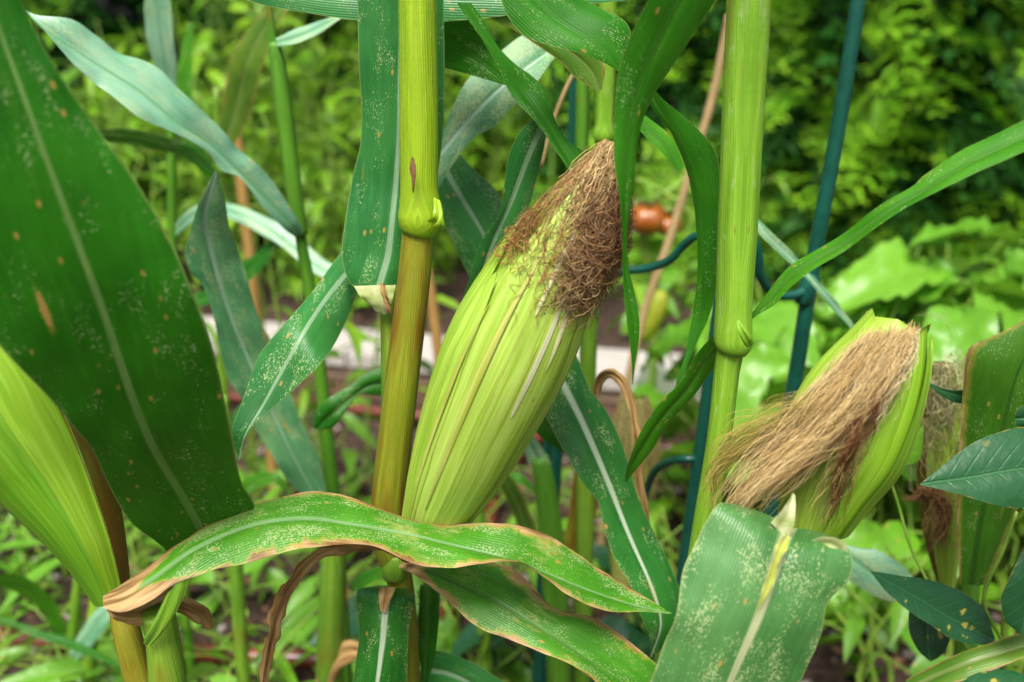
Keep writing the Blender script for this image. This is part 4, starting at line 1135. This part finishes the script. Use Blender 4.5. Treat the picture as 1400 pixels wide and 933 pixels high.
# small ear behind
EX = Ear([(850, 800, .93), (856, 730, .93), (862, 650, .93), (867, 590, .93), (868, 543, .93)], [14, 25, 30, 29, 10])
earx = husk(EX, -math.pi, math.pi, 0, .99, 0, M['husk_tan'], N_, tip=.02, m=30, edge_lift=0, name='ear', wob=0)
random.seed(18)
strands('silk', ear_silk(EX, 420, 1.0, .5, 0, 1.5, 0, .004, (.34, .30, .08), (.52, .46, .18), .5, rf=(1, 2), tmin=.2), M['silk'], earx)

# ---------------------------------------------------------------- plant on the far right
V_ = corn(1325, 800, .70, 'corn plant with a thin young ear and a broad leaf browned along its top')
pxtube('stalk', [(1350, 560, .72, 22), (1340, 680, .72, 26), (1325, 800, .72, 28), (1318, 950, .72, 30)], M['stalk_deep'], V_, 30, 16, True)
leaf(V_, [(1312, 800), (1309, 720), (1311, 650), (1315, 580), (1318, 520), (1323, 478), (1350, 462), (1395, 440), (1450, 400)],
     [(1328, 800, .665), (1340, 720, .66), (1355, 650, .65), (1372, 580, .645), (1392, 510, .64), (1415, 470, .64), (1460, 400, .64)],
     [(1345, 800), (1372, 740), (1400, 680), (1425, 620), (1450, 560), (1470, 500), (1490, 410)],
     M['leaf_sick_end'], eL=.008, eR=.01, curl=.15, rip=.0015).data.materials[0] = M['leaf_tanned']
EV = Ear([(1292, 800, .76), (1288, 740, .76), (1284, 650, .76), (1284, 570, .76), (1288, 490, .76)], [10, 24, 30, 28, 16])
earv = husk(EV, -math.pi, math.pi, 0, .99, 0, M['husk_brown'], V_, tip=.02, m=30, edge_lift=0, name='ear', wob=0)
husk(EV, -.5, 1.5, 0, .98, .001, M['husk_b'], earv, .3)
random.seed(19)
ls = ear_silk(EV, 110, 1.0, .55, .2, .9, 0, .008, (.40, .38, .12), (.62, .58, .30), 1.6, rf=(.9, 1.6), tmin=.2)
ls += guide_silk([[(1270, 505, .75), (1290, 520, .74), (1270, 560, .74)], [(1310, 480, .75), (1300, 530, .74), (1280, 600, .74)]], 40, 9, (.50, .48, .22), (.62, .60, .36), curl=3)
ls += guide_silk([[(1235, 690, .74), (1285, 670, .735), (1300, 740, .735)], [(1262, 660, .74), (1290, 690, .735), (1280, 760, .735)]], 120, 8, (.26, .12, .04), (.38, .22, .08), curl=2.5)
ls += guide_silk([[(1248, 428, .75), (1290, 432, .74), (1310, 470, .74)], [(1250, 430, .75), (1292, 436, .74), (1316, 480, .74)]], 3, 3, (.5, .45, .28), (.56, .5, .32), curl=1, rf=(.5, .8))
strands('silk', ls, M['silk'], earv)
leaf(V_, [(1240, 930), (1262, 918), (1300, 899), (1350, 880), (1400, 864), (1470, 845)], [(1235, 945, .61), (1270, 928, .605), (1320, 908, .6), (1370, 893, .6), (1420, 878, .6), (1480, 860, .6)], [(1230, 962), (1280, 945), (1330, 925), (1370, 910), (1420, 895), (1485, 880)], M['leaf_yellow'], eL=.01, eR=-.01)

# ---------------------------------------------------------------- two more corn plants further back
C1 = corn(458, 860, .86, 'short corn stalk with no ear behind the long browned leaf')
pxtube('stalk', [(455, 690, .86, 24), (456, 760, .86, 34), (455, 800, .86, 36), (452, 880, .86, 38)], M['stalk_green'], C1, 24, 18, True)
strip(C1, [(465, 770, .87, 14), (466, 820, .86, 18), (462, 868, .86, 8)], M['leaf_dry'], tilt=.004)
strip(C1, [(440, 940, .85, 20), (455, 905, .85, 28), (478, 890, .85, 30), (500, 892, .85, 12)], M['leaf_dry'], tilt=.006, curl=.4)
strip(C1, [(480, 805, .88, 16), (505, 788, .9, 18), (535, 778, .92, 10)], M['leaf_fresh'], tilt=.006)
C2 = corn(750, 720, .90, 'short green corn stalk with clipped top beside the white ribbed leaf')
pxtube('stalk', [(738, 625, .90, 24), (746, 670, .90, 30), (754, 740, .90, 34), (760, 830, .90, 36)], M['stalk_deep'], C2, 24, 18, True)
strip(C2, [(742, 640, .9, 26), (725, 608, .895, 22), (708, 585, .89, 16), (690, 566, .89, 4)], M['leaf_pale_sheen'], tilt=.004)
strip(C2, [(735, 760, .92, 20), (712, 700, .91, 22), (694, 662, .90, 20), (678, 636, .90, 6)], M['leaf_yellow'], tilt=.006)
strip(C2, [(770, 770, .93, 26), (790, 730, .93, 34), (800, 660, .93, 34), (796, 600, .93, 16)], M['stalk_brown'], tilt=.006)
for i, (px, Y) in enumerate([(305, .98), (640, 1.05)]):
    c = corn(px + 20, 760, Y, ['young green corn shoot behind the whitish drooping leaf', 'young green corn shoot with narrow leaves under the big ear'][i])
    pxtube('stalk', [(px, 540, Y, 12), (px + 10, 640, Y, 17), (px + 18, 780, Y, 20)], M['stalk_green'], c, 20, 12, True)
    strip(c, [(px + 10, 640, Y, 16), (px - 14, 600, Y, 22), (px - 30, 560, Y, 16), (px - 42, 520, Y, 3)], M['leaf_pale_sheen'], tilt=.008)
    strip(c, [(px + 14, 690, Y, 14), (px + 40, 660, Y - .02, 20), (px + 70, 655, Y - .03, 14), (px + 95, 675, Y - .03, 3)], M['leaf_fresh'], tilt=.008)
    strip(c, [(px + 6, 620, Y, 12), (px + 16, 580, Y + .02, 18), (px + 40, 550, Y + .04, 14), (px + 70, 545, Y + .05, 3)], M['leaf_dark'], tilt=.008)
c = corn(118, 860, 1.05, 'two stemmed corn seedling on bare soil beside the red hose')
pxtube('stalk', [(110, 770, 1.05, 8), (106, 800, 1.05, 13), (98, 890, 1.05, 15)], M['stalk_green'], c, 16, 12, True)
pxtube('stalk', [(140, 790, 1.04, 12), (132, 820, 1.04, 17), (122, 900, 1.04, 18)], M['stalk_lime'], c, 16, 12, True)
strip(c, [(85, 870, 1.06, 16), (70, 835, 1.05, 22), (30, 800, 1.03, 24), (-30, 790, 1.0, 10)], M['leaf_fresh'], tilt=.008)
strip(c, [(100, 900, 1.04, 16), (120, 870, 1.03, 24), (145, 835, 1.02, 22), (165, 800, 1.02, 6)], M['leaf_pale_sheen'], tilt=.008)
strip(c, [(-20, 840, 1.0, 8), (60, 868, 1.0, 12), (120, 890, 1.0, 12), (180, 920, 1.0, 5)], M['leaf_dark'], tilt=.006)

# back left corn leaves
C3 = corn(235, 520, 1.15, 'leafy corn plant in front of the tangled vines with a dark blade')
pxtube('stalk', [(232, -30, 1.15, 10), (234, 150, 1.15, 13), (236, 330, 1.15, 14), (238, 520, 1.15, 15)], M['stalk_deep'], C3, 20, 12, True)
strip(C3, [(300, 244, 1.05, 8), (262, 212, 1.07, 18), (200, 192, 1.1, 22), (150, 186, 1.12, 18), (120, 184, 1.13, 6)], M['leaf_dark'], tilt=.014)
strip(C3, [(234, 140, 1.15, 12), (226, 90, 1.14, 30), (218, 40, 1.13, 38), (214, -20, 1.12, 30)], M['leaf_pale_sheen'], tilt=.01)
strip(C3, [(236, 320, 1.15, 10), (270, 290, 1.12, 18), (320, 290, 1.1, 22), (380, 320, 1.08, 24), (450, 372, 1.06, 22), (520, 390, 1.05, 6)], M['leaf_pale_sheen'], tilt=.01)
strip(C3, [(236, 420, 1.15, 14), (300, 400, 1.12, 20), (345, 365, 1.1, 24), (385, 322, 1.08, 8)], M['leaf_dark'], tilt=.01)
C4 = corn(300, 420, 1.3, 'corn plant with a yellowing curved leaf among the tangled vines')
pxtube('stalk', [(296, 120, 1.3, 10), (300, 300, 1.3, 13), (304, 480, 1.3, 14)], M['stalk_green'], C4, 20, 12, True)
strip(C4, [(300, 220, 1.3, 16), (322, 150, 1.27, 40), (340, 80, 1.24, 44), (375, 20, 1.22, 24), (430, -30, 1.2, 8)], M['leaf_yellow'], tilt=.012)
strip(C4, [(300, 260, 1.3, 12), (262, 190, 1.3, 26), (252, 110, 1.3, 22), (262, 30, 1.3, 8)], M['leaf_fresh'], tilt=.012)

# ================================================================== dark ovate leaves at the lower right
PL = thing('pepper_plant', base_of(1370, 900, .62), 'bushy plant with dark spotted pointed leaves at the foot of the broad browned corn leaf', 'plant')
def stem_px(parent, pts):
    return pxtube('stem', pts, M['stem'], parent, 20, 8)
pxtube('stem', [(1450, 640, .60, 7), (1420, 720, .62, 8), (1380, 800, .64, 9), (1372, 900, .64, 10), (1370, 980, .64, 10)], M['stem'], PL, 24, 8, True)
stem_px(PL, [(1372, 880, .64, 5), (1345, 820, .64, 6), (1372, 750, .64, 6), (1390, 700, .64, 4)])
stem_px(PL, [(1357, 876, .62, 4), (1368, 890, .63, 5), (1372, 930, .64, 6)])
stem_px(PL, [(1400, 760, .585, 4), (1392, 790, .60, 5), (1378, 850, .64, 6)])
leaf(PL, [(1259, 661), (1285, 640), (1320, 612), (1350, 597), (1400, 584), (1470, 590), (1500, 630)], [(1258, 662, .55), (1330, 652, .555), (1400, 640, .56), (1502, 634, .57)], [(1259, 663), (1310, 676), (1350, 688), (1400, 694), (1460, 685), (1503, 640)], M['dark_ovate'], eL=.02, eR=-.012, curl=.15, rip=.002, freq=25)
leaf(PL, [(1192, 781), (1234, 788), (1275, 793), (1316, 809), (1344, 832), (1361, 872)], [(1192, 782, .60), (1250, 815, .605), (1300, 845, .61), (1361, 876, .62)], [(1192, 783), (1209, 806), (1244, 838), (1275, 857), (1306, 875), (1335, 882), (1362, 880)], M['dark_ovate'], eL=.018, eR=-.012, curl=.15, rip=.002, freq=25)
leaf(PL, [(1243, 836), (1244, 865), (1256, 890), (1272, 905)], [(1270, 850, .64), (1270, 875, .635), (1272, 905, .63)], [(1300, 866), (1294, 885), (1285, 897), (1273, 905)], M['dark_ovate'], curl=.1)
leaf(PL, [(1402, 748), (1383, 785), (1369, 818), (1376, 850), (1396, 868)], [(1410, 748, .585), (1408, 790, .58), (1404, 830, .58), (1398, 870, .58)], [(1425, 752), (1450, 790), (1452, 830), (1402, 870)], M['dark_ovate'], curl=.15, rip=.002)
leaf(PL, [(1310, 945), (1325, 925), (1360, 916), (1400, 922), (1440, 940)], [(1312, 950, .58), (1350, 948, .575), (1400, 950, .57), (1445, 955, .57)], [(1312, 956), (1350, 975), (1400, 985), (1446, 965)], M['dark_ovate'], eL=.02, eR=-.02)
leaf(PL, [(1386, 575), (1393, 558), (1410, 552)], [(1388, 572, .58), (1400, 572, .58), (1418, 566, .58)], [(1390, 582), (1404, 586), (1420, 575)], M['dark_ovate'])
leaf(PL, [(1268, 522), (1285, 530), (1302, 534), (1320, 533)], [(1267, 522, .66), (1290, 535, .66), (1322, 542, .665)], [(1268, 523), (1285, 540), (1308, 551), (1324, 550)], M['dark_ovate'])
stem_px(PL, [(1320, 541, .664, 3), (1350, 560, .665, 3), (1380, 620, .66, 4), (1410, 730, .63, 5)])
o = leaf(PL, [(1210, 620), (1215, 590), (1235, 570), (1255, 580)], [(1205, 632, .70), (1230, 615, .70), (1252, 595, .70), (1262, 582, .70)], [(1212, 637), (1235, 636), (1256, 628), (1263, 590)], M['chard'], curl=.15)
stem_px(PL, [(1207, 632, .70, 3), (1225, 680, .70, 4), (1250, 760, .69, 4), (1330, 900, .66, 6)])
lm = leaf(PL, [(1180, 750), (1200, 752), (1235, 775), (1262, 810)], [(1140, 742, .75), (1180, 775, .74), (1220, 800, .735), (1264, 815, .73)], [(1130, 765), (1170, 800), (1215, 822), (1266, 822)], M['leaf_pale_sheen'], curl=.1)

# ================================================================== coated plant supports
def support(label, group=None):
    return label
SUP = thing('plant_support', base_of(1085, 540, .86), 'dark green coated metal plant support with two posts and bent wire hoops', 'plant support')
pxtube('post', [(1182, -60, .86, 21), (1150, 150, .86, 21), (1112, 360, .86, 21), (1085, 530, .86, 21), (1050, 720, .86, 21)], M['coated'], SUP, 50, 16, True)
pxtube('post', [(985, 400, .80, 16), (972, 500, .80, 17), (956, 620, .80, 17), (941, 730, .80, 18)], M['coated'], SUP, 40, 14, True)
pxtube('hoop', [(800, 385, .90, 11), (845, 372, .885, 12), (885, 367, .875, 12), (915, 356, .86, 12), (935, 335, .85, 12), (952, 323, .84, 12), (990, 316, .83, 12), (1025, 322, .83, 12), (1036, 345, .83, 13), (1040, 378, .835, 13), (1058, 402, .845, 13), (1085, 404, .85, 13), (1103, 396, .855, 13)], M['coated'], SUP, 70, 12)
pxtube('hoop', [(880, 690, .86, 10), (886, 664, .855, 11), (895, 645, .84, 11), (912, 632, .82, 11), (935, 628, .80, 11), (956, 628, .80, 11)], M['coated'], SUP, 30, 12)
pxtube('clip', [(1112, 376, .858, 23), (1106, 390, .857, 25), (1100, 404, .857, 25), (1097, 414, .858, 23)], M['coated'], SUP, 12, 14)
S3 = pxtube('stake', [(786, -40, .98, 17), (786, 110, .98, 17), (782, 250, .98, 17), (772, 480, .98, 17), (752, 740, .98, 17)], M['coated'], None, 40, 14, True)
tag(S3, 'dark green coated stake standing upright behind the tip of the big ear', 'stake')
S4 = pxtube('stake', [(752, 560, 1.0, 13), (748, 640, 1.0, 14), (742, 760, 1.0, 14)], M['coated'], None, 20, 12, True)
tag(S4, 'short dark green coated stake low down beside the clipped corn stalk', 'stake')
pxtube('twig', [(998, 20, 1.35, 12), (975, 130, 1.35, 12), (945, 230, 1.35, 11), (918, 320, 1.35, 12), (880, 430, 1.35, 11), (850, 560, 1.35, 12)], M['stem_tan'], None, 40, 10, True)
tw = bpy.data.objects['twig']; tag(tw, 'thin dry tan cane leaning beside the thick right stalk', 'cane')
tw = pxtube('cane', [(322, 150, 1.6, 12), (330, 250, 1.6, 15), (345, 380, 1.6, 15), (355, 470, 1.6, 15)], M['cane'], None, 30, 12, True)
tag(tw, 'orange brown bamboo cane upright among the vines left of the thin stalk', 'cane')
tw = pxtube('cane', [(570, 330, 1.5, 14), (585, 380, 1.5, 15), (598, 470, 1.5, 15)], M['cane'], None, 30, 12, True)
tag(tw, 'orange brown bamboo cane seen between the central stalk and the big ear', 'cane')
tw = pxtube('twig', [(792, 85, .90, 5), (770, 130, .90, 6), (752, 180, .90, 5), (740, 230, .90, 4)], M['stem_tan'], N_, 16, 8)

# ================================================================== fruit in the background
def lobed(name, c, r, mat, parent, lobes=6, amp=.06, squash=.8):
    V, Fc = [], []
    n, m = 14, 24
    for i in range(n):
        th = math.pi * i / (n - 1)
        for j in range(m):
            ph = 2 * math.pi * j / m
            k = r * (1 + amp * math.cos(lobes * ph) * math.sin(th))
            V.append((c.x + k * math.sin(th) * math.cos(ph), c.y + k * math.sin(th) * math.sin(ph), c.z + k * squash * math.cos(th) * (1 - .15 * math.exp(-(th * 3) ** 2))))
    for i in range(n - 1):
        for j in range(m):
            j2 = (j + 1) % m
            Fc.append((i * m + j, (i + 1) * m + j, (i + 1) * m + j2, i * m + j2))
    return mesh(name, V, Fc, mat, parent)
TP = thing('tomato_vine', base_of(905, 470, 1.62) + Vector((0, 0, 0)), 'straggly tomato vine with two ripe orange fruits behind the bent hoop', 'plant')
pxtube('stem', [(960, 190, 1.62, 8), (930, 250, 1.62, 9), (895, 272, 1.62, 9), (870, 300, 1.62, 9), (905, 380, 1.62, 10), (895, 470, 1.62, 11), (890, 560, 1.62, 12)], M['stem'], TP, 40, 8, True)
pxtube('stem', [(870, 245, 1.6, 6), (905, 262, 1.6, 7), (945, 295, 1.6, 8), (935, 330, 1.6, 7)], M['stem'], TP, 20, 8)
for (px, py, rp, rot) in [(884, 300, 27, 0), (914, 309, 18, 1)]:
    p = PY(px, py, 1.6)
    o = lobed('tomato', p, rp / F * 1.68, M['tomato'], TP)
    for k in range(5):
        a = k * 1.2566
        e = p + Vector((math.cos(a) * .018, math.sin(a) * .018, .026))
        tube('sepal', [p + Vector((0, 0, .02)), p.lerp(e, .6) + Vector((0, 0, .012)), e + Vector((math.cos(a) * .008, math.sin(a) * .008, .0))], [.002, .003, .0008], M['rot'], o, 6)
random.seed(41)
for k in range(34):
    px, py = random.choice([(random.uniform(855, 965), random.uniform(190, 480))])
    o = bpy.data.objects.new('leaf', random.choice(BEAN + LIME))
    o.parent = TP
    o.location = PY(px, py, random.uniform(1.58, 1.72)) - Vector(TP.location)
    o.rotation_euler = (random.uniform(-.6, .6), random.uniform(-.3, .8), random.uniform(0, 6.28))
    s = random.uniform(.5, .9); o.scale = (s, s, s)
    COL.objects.link(o)
PP = PY(893, 428, 1.45)
pepper = tube('pepper', [PP + Vector((.012, 0, .035)), PP + Vector((.01, 0, .025)), PP + Vector((.004, 0, .0)), PP + Vector((-.006, 0, -.03)), PP + Vector((-.014, 0, -.05))], [.006, .014, .016, .011, .003], M['flower'], TP, 12)
